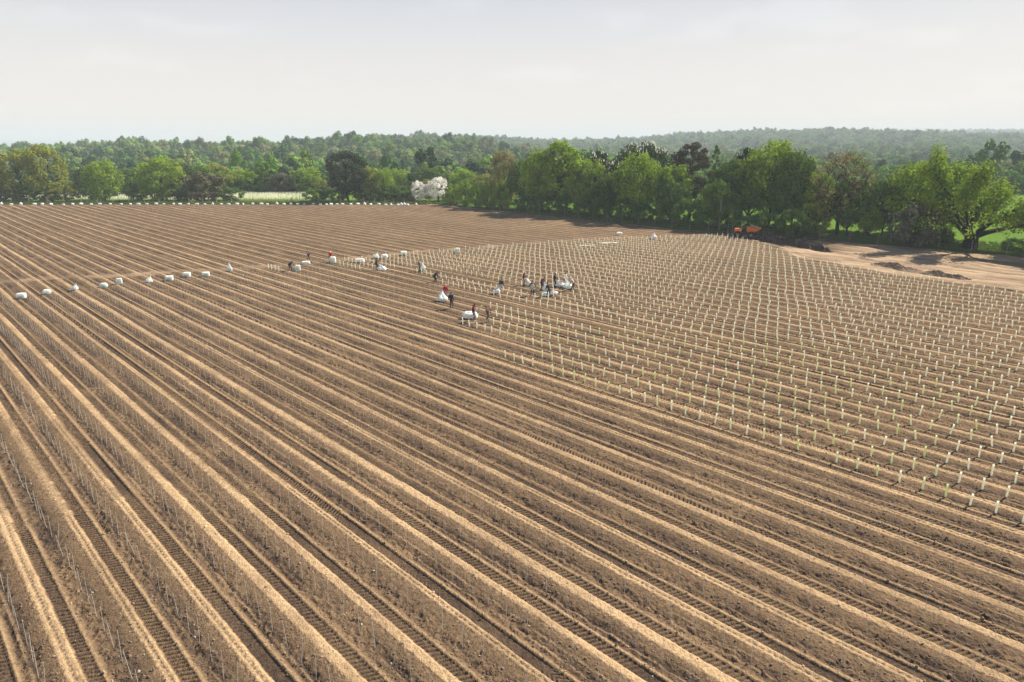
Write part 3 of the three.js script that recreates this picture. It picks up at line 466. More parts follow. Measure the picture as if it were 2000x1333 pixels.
{ // rough grass on the verges and under the trees
  const R = rng(18), L = new Leaves(); for (let i = 0; i < 14; i++) { const a = R() * 6.28, l = 0.2 + 0.2 * R(); L.add(Math.cos(a) * 0.12 * R(), l * 0.5, Math.sin(a) * 0.12 * R(), Math.cos(a), 0.15, Math.sin(a), 0.05, l, R, 0.7 + 0.6 * R(), (R() - 0.5) * 0.3); }
  const geo = L.geo(), list = [];
  for (let i = 0; i < 26000; i++) { const v = -5 + 130 * R(), u = 126 + 14 * R() * R(), q = [uv2x(u, v), uv2d(u, v)]; if (q[0] > 0.8 * q[1] + 8) continue; if (v > 66) { const w = 119 + 9 * R(); list.push([uv2x(w, v), uv2d(w, v)]); } else list.push(q); }
  for (let i = 0; i < 9000; i++) list.push([-165 + 150 * R(), 194.6 + 9 * R() * R()]);
  const im = new THREE.InstancedMesh(geo, leafMat(0.12, 0.2, 0.035, 0.4), list.length), o = new THREE.Object3D();
  list.forEach(([x, d], i) => { o.position.set(x, groundY(x, d) - 0.02, -d); o.rotation.y = R() * 6.28; const s = 0.6 + 1.1 * R(); o.scale.set(s * 1.5, s, s * 1.5); o.updateMatrix(); im.setMatrixAt(i, o.matrix); im.setColorAt(i, new THREE.Color().setRGB(0.7 + 0.7 * R(), 0.8 + 0.4 * R(), 0.8 + 0.4 * R())); });
  im.name = 'verge_grass'; im.userData = { kind: 'stuff', label: 'rough green grass along the fences and under the trees', category: 'grass' }; im.castShadow = im.receiveShadow = true; scene.add(im);
}

// ------------------------------------------------------------------ sacks of tubes
const filmMat = new THREE.MeshPhysicalMaterial({ color: new THREE.Color().setRGB(0.76, 0.80, 0.78), roughness: 0.9, transmission: 0.6, thickness: 0, side: THREE.DoubleSide });
const whiteFilm = new THREE.MeshPhysicalMaterial({ color: new THREE.Color().setRGB(0.82, 0.83, 0.82), roughness: 0.9, transmission: 0.35, thickness: 0, side: THREE.DoubleSide });
const bundleMat = std(0.50, 0.62, 0.45, 0.6), bundleEnd = std(0.1, 0.14, 0.09, 0.8);
function sackFilm(seed, w, h, l, o = {}) {                            // crumpled film: a rounded block, drawn up to a neck where it is gathered
  const { nu = 30, nv = 20, sq = 0.55, neck = 0, neckX = 0, neckZ = 0, wr = 0.05, flop = 0 } = o, P = [], I = [], sp = (c, e) => Math.sign(c) * Math.pow(Math.abs(c), e);
  for (let j = 0; j <= nv; j++) for (let i = 0; i <= nu; i++) {
    const th = i / nu * Math.PI * 2, ph = (j / nv - 0.5) * Math.PI, cp = sp(Math.cos(ph), sq), y0 = sp(Math.sin(ph), sq);
    const ii = i % nu, wrn = 1 + wr * (2.2 * vn(ii * 0.55 + seed * 9.1 + (ii === 0 ? 0 : 0), j * 0.6 + seed) + vn(Math.cos(th) * 5 + seed * 3, Math.sin(th) * 5 + j * 1.1)) * (j === 0 || j === nv ? 0 : 1);
    let x = cp * sp(Math.cos(th), sq) * w / 2 * wrn, z = cp * sp(Math.sin(th), sq) * l / 2 * wrn, y = (y0 + 1) / 2 * h * (1 + 0.4 * (wrn - 1));
    if (neck) { const t = sst(0.45, 1, (y0 + 1) / 2), pl = 0.06 * Math.sin(th * 7 + seed) * t; x = mixn(x, x * (0.10 + pl), t) + neckX * t * t; z = mixn(z, z * (0.10 + pl), t) + neckZ * t * t; y += neck * t * t; if (flop) { y -= flop * sst(0.85, 1, (y0 + 1) / 2); } }
    P.push(x, Math.max(0.005, y), z);
  }
  for (let j = 0; j < nv; j++) for (let i = 0; i < nu; i++) { const a = j * (nu + 1) + i, b = a + nu + 1; I.push(a, b, a + 1, a + 1, b, b + 1); }
  for (let j = 0; j <= nv; j++) for (let c = 0; c < 3; c++) P[(j * (nu + 1) + nu) * 3 + c] = P[j * (nu + 1) * 3 + c];
  const g = new THREE.BufferGeometry(); g.setAttribute('position', new THREE.Float32BufferAttribute(P, 3)); g.setIndex(I); g.computeVertexNormals(); return g;
}
function tubeBundle(w, h, l, upright, seg = 8, r = 0.07) {            // packed tubes inside a sack
  const list = []; const a = upright ? l : h, len = (upright ? h : l) * 0.9;
  for (let x = -w / 2 + r * 1.3; x < w / 2 - r; x += r * 2.06) for (let y = r * 1.4; y < a - r; y += r * 2.06) { const g = new THREE.CylinderGeometry(r * 0.97, r * 0.97, len * (0.96 + 0.06 * Math.sin(x * 40 + y * 30)), seg, 1, true); if (upright) g.translate(x, len / 2 + 0.02, y - l / 2); else { g.rotateX(Math.PI / 2); g.translate(x, y, 0); } list.push(g); }
  return merge(list);
}
const SACK = {
  block: [sackFilm(1, 1.02, 0.72, 0.86, { sq: 0.38, wr: 0.035 }), tubeBundle(0.86, 0.6, 0.76, false)], round: [sackFilm(2, 1.0, 0.72, 0.9, { sq: 0.72, wr: 0.06 }), tubeBundle(0.64, 0.46, 0.62, false)],
  upright: [sackFilm(3, 0.86, 0.98, 0.74, { sq: 0.4, wr: 0.04 }), tubeBundle(0.7, 0.8, 0.58, true)], tail: [sackFilm(4, 0.92, 0.66, 0.86, { sq: 0.6, neck: 0.34, neckX: 0.35, wr: 0.06 }), tubeBundle(0.66, 0.44, 0.6, false)],
  tall: [sackFilm(5, 0.86, 0.92, 0.8, { sq: 0.62, neck: 0.55, neckX: -0.02, wr: 0.05 }), tubeBundle(0.6, 0.62, 0.5, true)], lying: [sackFilm(6, 1.55, 0.58, 0.72, { sq: 0.75, wr: 0.1 }), tubeBundle(0.9, 0.3, 0.5, false)],
  far: [sackFilm(7, 1.2, 0.62, 0.86, { sq: 0.7, wr: 0.07, nu: 18, nv: 10 }), tubeBundle(0.7, 0.4, 0.6, false, 6, 0.09)], farTall: [sackFilm(8, 0.95, 0.85, 0.86, { sq: 0.7, neck: 0.2, neckX: 0.15, wr: 0.07, nu: 18, nv: 10 }), tubeBundle(0.6, 0.45, 0.5, false, 6, 0.09)],
};
function sack(kind, x, d, turn, label, group, sc = 1, white = false) {
  const t = thing('tube_sack', label, 'sack', x, groundY(x, d) - 0.02, -d, turn, group); t.scale.setScalar(sc * 0.88);
  part('film', SACK[kind][0], white ? whiteFilm : filmMat, t); part('tube_bundle', SACK[kind][1], bundleMat, t); return t;
}
[['block', -54.3, 73.9, 0.25, 'square bundle'], ['round', -52.9, 76, 0.5, 'rounded bundle'], ['tail', -51, 78, 0.1, 'bundle with loose top'], ['round', -48.6, 79.8, 0.2, 'rounded bundle'], ['upright', -47.9, 81.9, 0.35, 'upright bundle'], ['tail', -44.8, 82.9, 0.9, 'bundle with loose top'], ['block', -42.9, 84.2, 0.2, 'square bundle'], ['block', -41.8, 86.6, 0.1, 'square bundle'], ['block', -39.5, 86.9, 0.3, 'square bundle'], ['tall', -37.9, 90.6, 0.4, 'tall gathered sack']].forEach(([k, x, d, r, look], i) => sack(k, x, d, r, `translucent ${look} of tubes, ${ord(i)} from the left along the row ends`, 'sacks laid along the row ends at left', k === 'upright' ? 0.85 : 0.95));
[['lying', -29.3, 96.2, 0.3, 'white slumped sack lying behind the man bending over at the row end', 0.9], ['upright', -28.9, 91.1, 0.2, 'upright translucent sack of tubes beside the man bending at the row end', 0.95], ['upright', -25.7, 97.2, 0.1, 'white upright sack in front of the person in red with white cap', 1.1], ['lying', -21.9, 97.5, -0.1, 'long white sack lying on its side among the far tubes', 1.05], ['tail', -20.3, 101.2, 0.4, 'white bulging sack left of the one behind the man in brown', 1.1], ['round', -19.0, 101.0, 0.2, 'round white sack standing behind the man in brown', 1.15], ['block', -16.6, 104.1, 0.2, 'square translucent bundle alone at the far end of the tube rows', 1.0], ['upright', -8.5, 106.1, 0.3, 'upright translucent sack alone at the edge of the far tubes', 0.95], ['far', 20.1, 128.4, 0.2, 'white low sack out on bare soil beyond the tubes', 1.1], ['farTall', 25.4, 122.7, 0.4, 'white rounded sack at the far tip of the tube block', 1.25]].forEach(([k, x, d, r, label, sc], i) => sack(k, x, d, r, label, 'sacks among the workers', sc, i === 0 || i > 2 && i < 6 || i > 7));
{ // the long line of sacks at the back fence
  const px = [10, 88, 163, 270, 328, 397, 494, 566, 632, 712, 780, 860, 945, 1017, 1080, 1147, 1220, 1278, 1355, 1405, 1472, 1538, 1597, 1660, 1728, 1785, 1850, 1898, 1973].map(v => v / 4).concat([42, 88, 163, 218, 273, 326, 376, 447, 502, 549, 585, 632, 676, 740, 796, 848, 895, 958, 1010, 1054, 1110, 1135, 1160, 1185, 1251].map(v => v / 4 + 500));
  px.forEach((p, i) => { const dd = 192.6 + 1.2 * hash(i, 1) - Math.max(0, p - 700) * 0.02, x = (p - 1000) / 1333 * (dd * 0.9605 + 4.6); sack(hash(i, 2) > 0.82 ? 'farTall' : 'far', x, dd, hash(i, 4) * 3, `small white sack on the soil edge, ${ord(i)} from the left along the back fence`, 'white sacks along the back fence', 0.74 + 0.3 * hash(i, 6), true); });
}
// plastic sheet left lying at the far end of the tubes
[[12.6, 114.5, 2.6, 0.4, 'narrow white plastic strip lying at the far edge of the tubes'], [16.5, 117.0, 3.2, 0.5, 'longer white plastic strip lying at the far edge of the tubes']].forEach(([x, d, w, l, label], k) => {
  const g = new THREE.PlaneGeometry(w, l, 16, 4).rotateX(-Math.PI / 2), p = g.attributes.position; for (let i = 0; i < p.count; i++) p.setY(i, 0.10 + 0.06 * vn(p.getX(i) * 4, p.getZ(i) * 6 + k)); g.computeVertexNormals();
  const m = new THREE.Mesh(g, whiteFilm); m.name = numbered('plastic_strip'); m.position.set(x, groundY(x, d), -d); m.rotation.y = 0.12; m.castShadow = m.receiveShadow = true; tag(m, label, 'plastic'); scene.add(m);
});

// ------------------------------------------------------------------ fences and poles
const woodPost = std(0.34, 0.23, 0.14, 0.9), woodGrey = std(0.26, 0.22, 0.18, 0.95), wireMat = std(0.4, 0.4, 0.4, 0.5, { metalness: 0.6 });
function fence(name, label, pts, braces, hgt, mat, r = 0.075) {
  const [bx, bd] = pts[0], t = thing(name, label, 'fence', bx, groundY(bx, bd), -bd), by = t.position.y;
  const geo = new THREE.CylinderGeometry(r, r * 1.08, hgt, 7).translate(0, hgt / 2, 0);
  pts.forEach(([x, d], i) => { const m = part('post', geo, mat, t); m.position.set(x - bx, groundY(x, d) - by - 0.05, -d + bd); m.rotation.set((hash(i, 21) - 0.5) * 0.06, hash(i, 4) * 3, (hash(i, 22) - 0.5) * 0.06); });
  for (const [x, d, dx, dd, h] of braces) { const y = groundY(x, d) - by; part('brace', rod([x - bx, y + h, -d + bd], [x - bx + dx, y + 0.02, -d + bd - dd], r * 0.9), mat, t); }
  for (const f of [0.25, 0.5, 0.75, 0.97]) { const list = []; for (let i = 1; i < pts.length; i++) { const [x0, d0] = pts[i - 1], [x1, d1] = pts[i]; list.push(rod([x0 - bx, groundY(x0, d0) - by + hgt * f, -d0 + bd], [x1 - bx, groundY(x1, d1) - by + hgt * f, -d1 + bd], 0.006, 0.006, 4)); } part('wire', merge(list), wireMat, t); }
  return t;
}
{
  const px = [22, 57, 92, 125, 159, 191, 221, 252, 282, 311, 340, 369, 396, 423, 452, 480, 510, 540, 570, 594, 622, 644, 666, 689, 711, 733, 753, 770, 791, 814, 836].map(p => [(p - 1000) / 1333 * (195.6 * 0.9605 + 4.6), 195.6 - Math.max(0, p - 700) * 0.02]);
  const br = i => [px[i][0], px[i][1], 1.6, 0.1, 1.25];
  fence('wooden_fence', 'timber post and wire fence along the back of the field', px, [br(2), br(11), br(18), [px[18][0], px[18][1], -1.5, 0, 1.25], br(30)], 1.75, woodPost);
  const rp = []; for (let v = 151; v > 64; v -= 4.1) rp.push([uv2x(118.3, v), uv2d(118.3, v)]); for (let v = 64; v > -2; v -= 4.6) { const w = 118.3 + 7.6 * sst(64, 44, v); rp.push([uv2x(w, v), uv2d(w, v)]); }
  const b2 = (i, s) => [rp[i][0], rp[i][1], 1.3 * s, -0.6 * s, 1.5];
  fence('slender_fence', 'slender grey post and netting fence below the right hand trees', rp, [b2(6, 1), b2(6, -0.8), b2(14, 1), b2(14, -0.9), b2(0, 1)], 2.0, woodGrey, 0.05);
}
function pole(x, d, h, label, arm) {
  const t = thing('utility_pole', label, 'pole', x, groundY(x, d) - 0.1, -d, -0.35);
  part('shaft', new THREE.CylinderGeometry(0.10, 0.14, h, 9).translate(0, h / 2, 0), woodGrey, t);
  if (arm) { part('crossarm', box(2.0, 0.12, 0.12, 0, h - 0.25, 0.13), woodGrey, t); for (const q of [-0.85, -0.1, 0.85]) part('insulator', new THREE.CylinderGeometry(0.05, 0.07, 0.2, 8).translate(q, h - 0.09, 0.13), std(0.5, 0.5, 0.48, 0.3), t); for (const q of [-0.85, 0.85]) { const pts = []; for (let i = 0; i <= 12; i++) { const s = i / 12; pts.push(new THREE.Vector3(q - 26 * s, h - 0.02 - 3.0 * s * (1 - s), 0.13 - 14 * s)); } part('cable', new THREE.TubeGeometry(new THREE.CatmullRomCurve3(pts), 16, 0.012, 4), std(0.1, 0.1, 0.1), t); } }
  return t;
}
pole(18.9, 157.3, 6.6, 'bare grey pole standing at the field edge before dark trees', false);
pole(40.1, 133.0, 6.2, 'thin short grey pole half hidden in the dark trees', false);
pole(64.2, 115.9, 5.4, 'wooden utility pole with crossarm beside the grey willow shrub', true);

// ------------------------------------------------------------------ heaps of earth
function heap(name, x, d, turn, l, w, h, seed, mat, label) {
  const nu = 64, nv = 30, P = [], I = [];
  for (let j = 0; j <= nv; j++) for (let i = 0; i <= nu; i++) {
    const a = (i / nu - 0.5) * 2, b = (j / nv - 0.5) * 2, e = Math.max(0, 1 - Math.pow(Math.abs(a + 0.12 * vn(b * 2, seed)), 2.4)) * Math.max(0, 1 - Math.pow(Math.abs(b + 0.2 * vn(a * 3, seed + 3)), 1.7));
    const n = 0.75 + 0.35 * vn(a * l * 0.55 + seed, b * 1.3) + 0.28 * vn(a * l * 1.6, b * w * 1.6 + seed) + 0.22 * vn(a * l * 4, b * w * 4 + seed);
    P.push(a * l / 2, h * e * n - 0.08, b * w / 2);
  }
  for (let j = 0; j < nv; j++) for (let i = 0; i < nu; i++) { const p = j * (nu + 1) + i; I.push(p, p + nu + 1, p + 1, p + 1, p + nu + 1, p + nu + 2); }
  const g = new THREE.BufferGeometry(); g.setAttribute('position', new THREE.Float32BufferAttribute(P, 3)); g.setIndex(I); const f = g.toNonIndexed(); f.computeVertexNormals();
  const m = new THREE.Mesh(f, mat); m.name = numbered(name); m.position.set(x, groundY(x, d), -d); m.rotation.y = turn; m.castShadow = m.receiveShadow = true; tag(m, label, 'earth heap'); scene.add(m); return m;
}
const muck = std(0.060, 0.043, 0.036, 1), loam = std(0.20, 0.145, 0.10, 1);
heap('earth_heap', 45.4, 120.8, -1.28, 6.4, 3.0, 1.7, 3, muck, 'dark earth heap just right of the orange dumper');
heap('earth_heap', 46.7, 116.2, -1.28, 6.2, 2.9, 1.6, 8, muck, 'dark earth heap, second from the orange dumper');
heap('earth_heap', 47.9, 112.0, -1.28, 5.8, 2.8, 1.4, 14, muck, 'dark earth heap, third from the orange dumper');
heap('earth_heap', 49.0, 108.2, -1.28, 5.0, 2.3, 0.9, 21, muck, 'low dark tapering heap furthest from the orange dumper');
heap('earth_bank', 53.0, 93.6, -1.12, 8, 2.4, 0.6, 31, loam, 'low brown ragged earth bank at the left of the right hand headland');
heap('earth_bank', 56.0, 87.4, -1.12, 8, 2.6, 0.7, 37, loam, 'low brown ragged earth bank at the right of the right hand headland');

// ------------------------------------------------------------------ orange dumper
{
  const x = 42.6, d = 124.6, t = thing('dumper', 'orange wheeled site dumper loaded with earth by the track', 'dumper', x, groundY(x, d), -d, -0.42);
  const orange = std(0.62, 0.17, 0.025, 0.5), orangeD = std(0.45, 0.13, 0.03, 0.6), black = std(0.03, 0.03, 0.032, 0.6), rubber = std(0.035, 0.033, 0.03, 0.95), mud = std(0.28, 0.2, 0.13, 1);
  // +x is the front, where the skip hangs
  const wheel = (wx, wz, r, w) => { const g = new THREE.TorusGeometry(r * 0.72, r * 0.3, 10, 22); g.scale(1, 1, w / (r * 0.6)); const lug = []; for (let i = 0; i < 18; i++) { const a = i / 18 * 6.283; lug.push(box(0.09, 0.1, w * 0.9, Math.cos(a) * r, Math.sin(a) * r, 0, 0, 0, a + (i % 2 ? 0.5 : -0.5))); } const m = part('wheel', merge([g, ...lug]), rubber, t); m.position.set(wx, r, wz); part('rim', new THREE.CylinderGeometry(r * 0.46, r * 0.46, w * 0.86, 14).rotateX(Math.PI / 2), mud, m); };
  for (const z of [-0.92, 0.92]) { wheel(0.95, z, 0.62, 0.5); wheel(-1.35, z, 0.62, 0.5); }
  part('chassis', merge([box(3.0, 0.28, 0.8, -0.2, 0.8, 0), box(0.3, 0.3, 1.7, 0.95, 0.62, 0), box(0.3, 0.3, 1.7, -1.35, 0.62, 0)]), black, t);
  const eng = rbox(1.25, 0.75, 1.35, 0.14, -1.45, 1.3, 0); part('engine_cover', eng, orange, t); part('grille', box(0.03, 0.45, 0.9, -2.09, 1.3, 0), black, t);
  for (const z of [-0.9, 0.9]) part('mudguard', merge([box(0.95, 0.06, 0.45, -1.35, 1.36, z), box(0.06, 0.3, 0.45, -1.83, 1.2, z), box(0.06, 0.3, 0.45, -0.87, 1.2, z)]), orangeD, t);
  const seat = part('seat', merge([rbox(0.5, 0.14, 0.5, 0.05, -0.72, 1.55, 0), rbox(0.14, 0.55, 0.5, 0.05, -0.98, 1.85, 0)]), black, t);
  part('steering_wheel', new THREE.TorusGeometry(0.2, 0.025, 6, 16).rotateY(Math.PI / 2).rotateZ(0.5).translate(-0.2, 1.85, 0), black, t);
  part('steering_column', rod([0.0, 1.2, 0], [-0.2, 1.84, 0], 0.04), black, t);
  part('roll_bar', merge([rod([-1.1, 1.5, -0.55], [-1.02, 2.95, -0.5], 0.05), rod([-1.1, 1.5, 0.55], [-1.02, 2.95, 0.5], 0.05), rod([-1.02, 2.95, -0.52], [-1.02, 2.95, 0.52], 0.05), rod([-0.1, 1.3, -0.55], [-0.35, 2.85, -0.5], 0.04), rod([-0.1, 1.3, 0.55], [-0.35, 2.85, 0.5], 0.04), rod([-0.35, 2.85, -0.52], [-0.35, 2.85, 0.52], 0.04), rod([-0.35, 2.85, -0.5], [-1.02, 2.95, -0.5], 0.04), rod([-0.35, 2.85, 0.5], [-1.02, 2.95, 0.5], 0.04)]), black, t);
  // skip: a tapering open hopper with a pouring lip
  const sec = [[0.05, 1.15, 0.55, 2.0], [0.35, 0.98, 0.72, 2.02], [1.35, 0.98, 0.9, 2.02], [2.0, 1.35, 1.02, 1.95], [2.45, 1.75, 1.08, 1.86]], P = [], I = [];
  for (const [sx, y0, hw, y1] of sec) for (const [yy, zz] of [[y1, -hw - 0.12], [y0 + 0.3, -hw], [y0, -hw * 0.7], [y0, hw * 0.7], [y0 + 0.3, hw], [y1, hw + 0.12]]) P.push(sx, yy, zz);
  for (let i = 0; i < sec.length - 1; i++) for (let k = 0; k < 5; k++) { const a = i * 6 + k, b = a + 6; I.push(a, a + 1, b, b, a + 1, b + 1); }
  I.push(0, 5, 1, 1, 5, 4, 1, 4, 2, 2, 4, 3);
  const sg = new THREE.BufferGeometry(); sg.setAttribute('position', new THREE.Float32BufferAttribute(P, 3)); sg.setIndex(I); const sf = sg.toNonIndexed(); sf.computeVertexNormals();
  const om = orange.clone(); om.side = THREE.DoubleSide; const skip = part('skip', sf, om, t);
  part('rim_bar', merge([rod([0.05, 2.0, -0.67], [2.45, 1.86, -1.2], 0.05), rod([0.05, 2.0, 0.67], [2.45, 1.86, 1.2], 0.05), rod([0.05, 2.0, -0.67], [0.05, 2.0, 0.67], 0.05)]), orangeD, skip);
  const lg = new THREE.SphereGeometry(1, 24, 12, 0, 6.284, 0, 1.5), lp = lg.attributes.position; for (let i = 0; i < lp.count; i++) { const k = 1 + 0.25 * vn(lp.getX(i) * 3, lp.getZ(i) * 3) + 0.15 * vn(lp.getX(i) * 8 + 4, lp.getZ(i) * 8); lp.setXYZ(i, 1.2 + lp.getX(i) * 1.05, 1.8 + lp.getY(i) * 0.42 * k, lp.getZ(i) * 0.85); } lg.computeVertexNormals();
  part('load', lg, muck, skip);
}

// ------------------------------------------------------------------ white house on the far hill
{
  const wall = std(0.80, 0.78, 0.74, 0.9), roof = std(0.30, 0.27, 0.26, 0.9), glass = std(0.06, 0.07, 0.08, 0.2), frame = std(0.7, 0.7, 0.68, 0.6);
  const house = (x, d, w, l, h, turn, label) => {
    const t = thing('house', label, 'house', x, land(x, d) - 0.2, -d, turn);
    const sh = new THREE.Shape(); sh.moveTo(-l / 2, 0); sh.lineTo(l / 2, 0); sh.lineTo(l / 2, h); sh.lineTo(0, h + l * 0.42); sh.lineTo(-l / 2, h); sh.closePath();
    const g = new THREE.ExtrudeGeometry(sh, { depth: w, bevelEnabled: false }).translate(0, 0, -w / 2).rotateY(Math.PI / 2); part('wall', g, wall, t);
    const rl = Math.hypot(l / 2, l * 0.42) + 0.6, an = Math.atan2(l * 0.42, l / 2), rf = part('roof', merge([-1, 1].map(s => { const b = new THREE.BoxGeometry(w + 0.8, 0.2, rl); b.rotateX(s * an); b.translate(0, h + l * 0.21 + 0.05, s * (l / 4 + 0.1)); return b; })), roof, t);
    part('chimney', box(0.9, 2.4, 0.9, w * 0.3, h + l * 0.42 + 0.5, 0), wall, rf);
    for (let i = 0; i < Math.floor(w / 3); i++) for (let f = 0; f < (h > 4.5 ? 2 : 1); f++) { const m = part('window', box(1.3, 1.3, 0.1, -w / 2 + 1.6 + i * 3, 1.6 + f * 2.8, l / 2 + 0.04), frame, t); part('pane', box(1.05, 1.05, 0.06, -w / 2 + 1.6 + i * 3, 1.6 + f * 2.8, l / 2 + 0.09), glass, m); }
    part('door', box(1.0, 2.1, 0.1, w / 2 - 1.2, 1.05, l / 2 + 0.04), frame, t);
  };
  house(-226, 482, 12, 8, 6, 1.1, 'larger white gabled house among trees on the far left hill');
  house(-213, 474, 8, 6, 4, 1.1, 'lower white house wing right of the gabled one on the hill');
  house(-242, 488, 6, 5, 4.2, 1.1, 'small white house left of the gabled one on the hill');
}

// ------------------------------------------------------------------ people
const V3 = (x, y, z) => new THREE.Vector3(x, y, z);
function ik(a, c, l1, l2, pole) {                                     // the middle joint between a and c
  const d = c.clone().sub(a); let L = d.length(); const mx = (l1 + l2) * 0.999; if (L > mx) { c = a.clone().addScaledVector(d, mx / L); d.copy(c).sub(a); L = mx; }
  const k = (l1 * l1 - l2 * l2 + L * L) / (2 * L), h = Math.sqrt(Math.max(0, l1 * l1 - k * k)), u = d.clone().normalize(), w = pole.clone().addScaledVector(u, -pole.dot(u)).normalize();
  return [a.clone().addScaledVector(u, k).addScaledVector(w, h), c];
}
const bodyMat = new THREE.MeshStandardMaterial({ vertexColors: true, roughness: 0.9 });
const RES = 76, mcGrid = new MarchingCubes(RES, bodyMat, false, false, 60000);
// o: x, d, heading (0 faces the camera's right), height, lean, hands [l, r] as [side, up, forward], feet [[side, fwd], [side, fwd]], colours, cap / hair, look
function person(o) {
  const k = (o.h ?? 1.74) / 1.74, lean = o.lean ?? 0.06, spine = V3(0, Math.cos(lean), Math.sin(lean)), feet = o.feet ?? [[0.11, 0.03], [-0.11, -0.03]];
  const bones = [], hipY = o.hipY ?? 0.93, hip = V3(0, hipY, -Math.sin(lean) * 0.14), at = f => hip.clone().addScaledVector(spine, f), B = (a, b, ra, rb, c) => bones.push([a, b, ra, rb, c]);
  const C = { top: o.top, leg: o.leg, skin: [0.42, 0.25, 0.17], shoe: o.shoe ?? [0.04, 0.035, 0.03], sleeve: o.sleeve ?? o.top, fore: o.fore ?? o.sleeve ?? o.top };
  B(at(-0.03), at(0.06), 0.145, 0.14, C.leg); B(at(0.05), at(0.28), 0.135, 0.15, C.top); B(at(0.28), at(0.43), 0.155, 0.13, C.top);
  for (const s of [-1, 1]) { B(at(0.10).add(V3(0.06 * s, 0, 0)), at(0.38).add(V3(0.09 * s, 0, 0)), 0.11, 0.12, C.top); }
  const neck = at(0.50), nod = lean + (o.nod ?? 0.15), hd = V3(0, Math.cos(nod), Math.sin(nod)); B(neck.clone().addScaledVector(hd, -0.06), neck.clone().addScaledVector(hd, 0.10), 0.058, 0.052, C.skin);
  const hands = o.hands ?? [[0.26, 0.80, 0.08], [-0.26, 0.80, 0.08]], wr = [];
  [1, -1].forEach((s, i) => {
    const sh = at(0.44).add(V3(0.185 * s, 0, 0)), [el, hand] = ik(sh, V3(hands[i][0], hands[i][1], hands[i][2]), 0.29, 0.27, V3(0.5 * s, -0.2, o.pole ?? -1));
    B(at(0.43).add(V3(0.08 * s, 0, 0)), sh, 0.09, 0.068, C.top); B(sh, el, 0.062, 0.050, C.sleeve); B(el, hand, 0.048, 0.034, C.fore); wr.push([el, hand]);
    const hp = at(0).add(V3(0.085 * s, -0.02, 0)), [kn, an] = ik(hp, V3(feet[i][0], 0.085 + (feet[i][2] ?? 0), feet[i][1]), 0.43, 0.43, V3(0, 0, 1));
    B(hp, kn, 0.098, 0.066, C.leg); B(kn, an, 0.064, 0.048, o.shin ?? C.leg); const toe = an.clone().add(V3(0.015 * s, -0.045, 0.15)); B(an.clone().add(V3(0, -0.03, -0.04)), toe, 0.048, 0.038, C.shoe);
  });
  // field of the body, cells of about 27 mm, bones joined smoothly
  mcGrid.reset(); const F = mcGrid.field, half = RES / 2, S = 1.02, cy = 0.88, acc = new Float32Array(RES * RES * RES), KK = 70;
  for (const [a, b, ra, rb] of bones) {
    const m = Math.max(ra, rb) + 0.09, ix = v => Math.floor(v / S * half + half), lo = [Math.min(a.x, b.x) - m, Math.min(a.y, b.y) - m - cy, Math.min(a.z, b.z) - m].map(v => Math.max(1, ix(v))), hi = [Math.max(a.x, b.x) + m, Math.max(a.y, b.y) + m - cy, Math.max(a.z, b.z) + m].map(v => Math.min(RES - 2, ix(v) + 1));
    const dx = b.x - a.x, dy = b.y - a.y, dz = b.z - a.z, L2 = dx * dx + dy * dy + dz * dz || 1e-9;
    for (let z = lo[2]; z <= hi[2]; z++) for (let y = lo[1]; y <= hi[1]; y++) for (let x = lo[0]; x <= hi[0]; x++) { const px = (x - half) / half * S - a.x, py = (y - half) / half * S + cy - a.y, pz = (z - half) / half * S - a.z; const t = Math.min(1, Math.max(0, (px * dx + py * dy + pz * dz) / L2)); const q = Math.hypot(px - dx * t, py - dy * t, pz - dz * t) - (ra + (rb - ra) * t); acc[(z * RES + y) * RES + x] += Math.exp(-KK * q); }
  }
  for (let i = 0; i < F.length; i++) F[i] = acc[i] > 0 ? Math.log(acc[i]) / KK : -1;
  mcGrid.isolation = 0; mcGrid.update();
  const n = mcGrid.count, P = [], N = [], Cc = [];
  for (let i = 0; i < n; i++) {
    const x = mcGrid.positionArray[i * 3] * S, y = mcGrid.positionArray[i * 3 + 1] * S + cy, z = mcGrid.positionArray[i * 3 + 2] * S; P.push(x, y, z); N.push(mcGrid.normalArray[i * 3], mcGrid.normalArray[i * 3 + 1], mcGrid.normalArray[i * 3 + 2]);
    let best = 9, c = null; for (const [a, b, ra, rb, col] of bones) { const dx = b.x - a.x, dy = b.y - a.y, dz = b.z - a.z, t = Math.min(1, Math.max(0, ((x - a.x) * dx + (y - a.y) * dy + (z - a.z) * dz) / (dx * dx + dy * dy + dz * dz || 1e-9))), q = Math.hypot(x - a.x - dx * t, y - a.y - dy * t, z - a.z - dz * t) - (ra + (rb - ra) * t); if (q < best) { best = q; c = col; } } Cc.push(...c);
  }
  const list = [], g0 = new THREE.BufferGeometry(); g0.setAttribute('position', new THREE.Float32BufferAttribute(P, 3)); g0.setAttribute('normal', new THREE.Float32BufferAttribute(N, 3)); g0.setAttribute('color', new THREE.Float32BufferAttribute(Cc, 3)); list.push(g0);
  const paint = (g, c) => { const q = nonIdx(g), a = new Float32Array(q.attributes.position.count * 3); for (let i = 0; i < a.length; i += 3) { a[i] = c[0]; a[i + 1] = c[1]; a[i + 2] = c[2]; } q.setAttribute('color', new THREE.BufferAttribute(a, 3)); list.push(q); };
  // head with jaw, nose, ears, eyes and mouth
  const hc = neck.clone().addScaledVector(hd, 0.185), hq = new THREE.Quaternion().setFromUnitVectors(V3(0, 1, 0), hd).multiply(new THREE.Quaternion().setFromAxisAngle(V3(0, 1, 0), o.turnHead ?? 0));
  const onHead = g => g.applyQuaternion(hq).translate(hc.x, hc.y, hc.z);
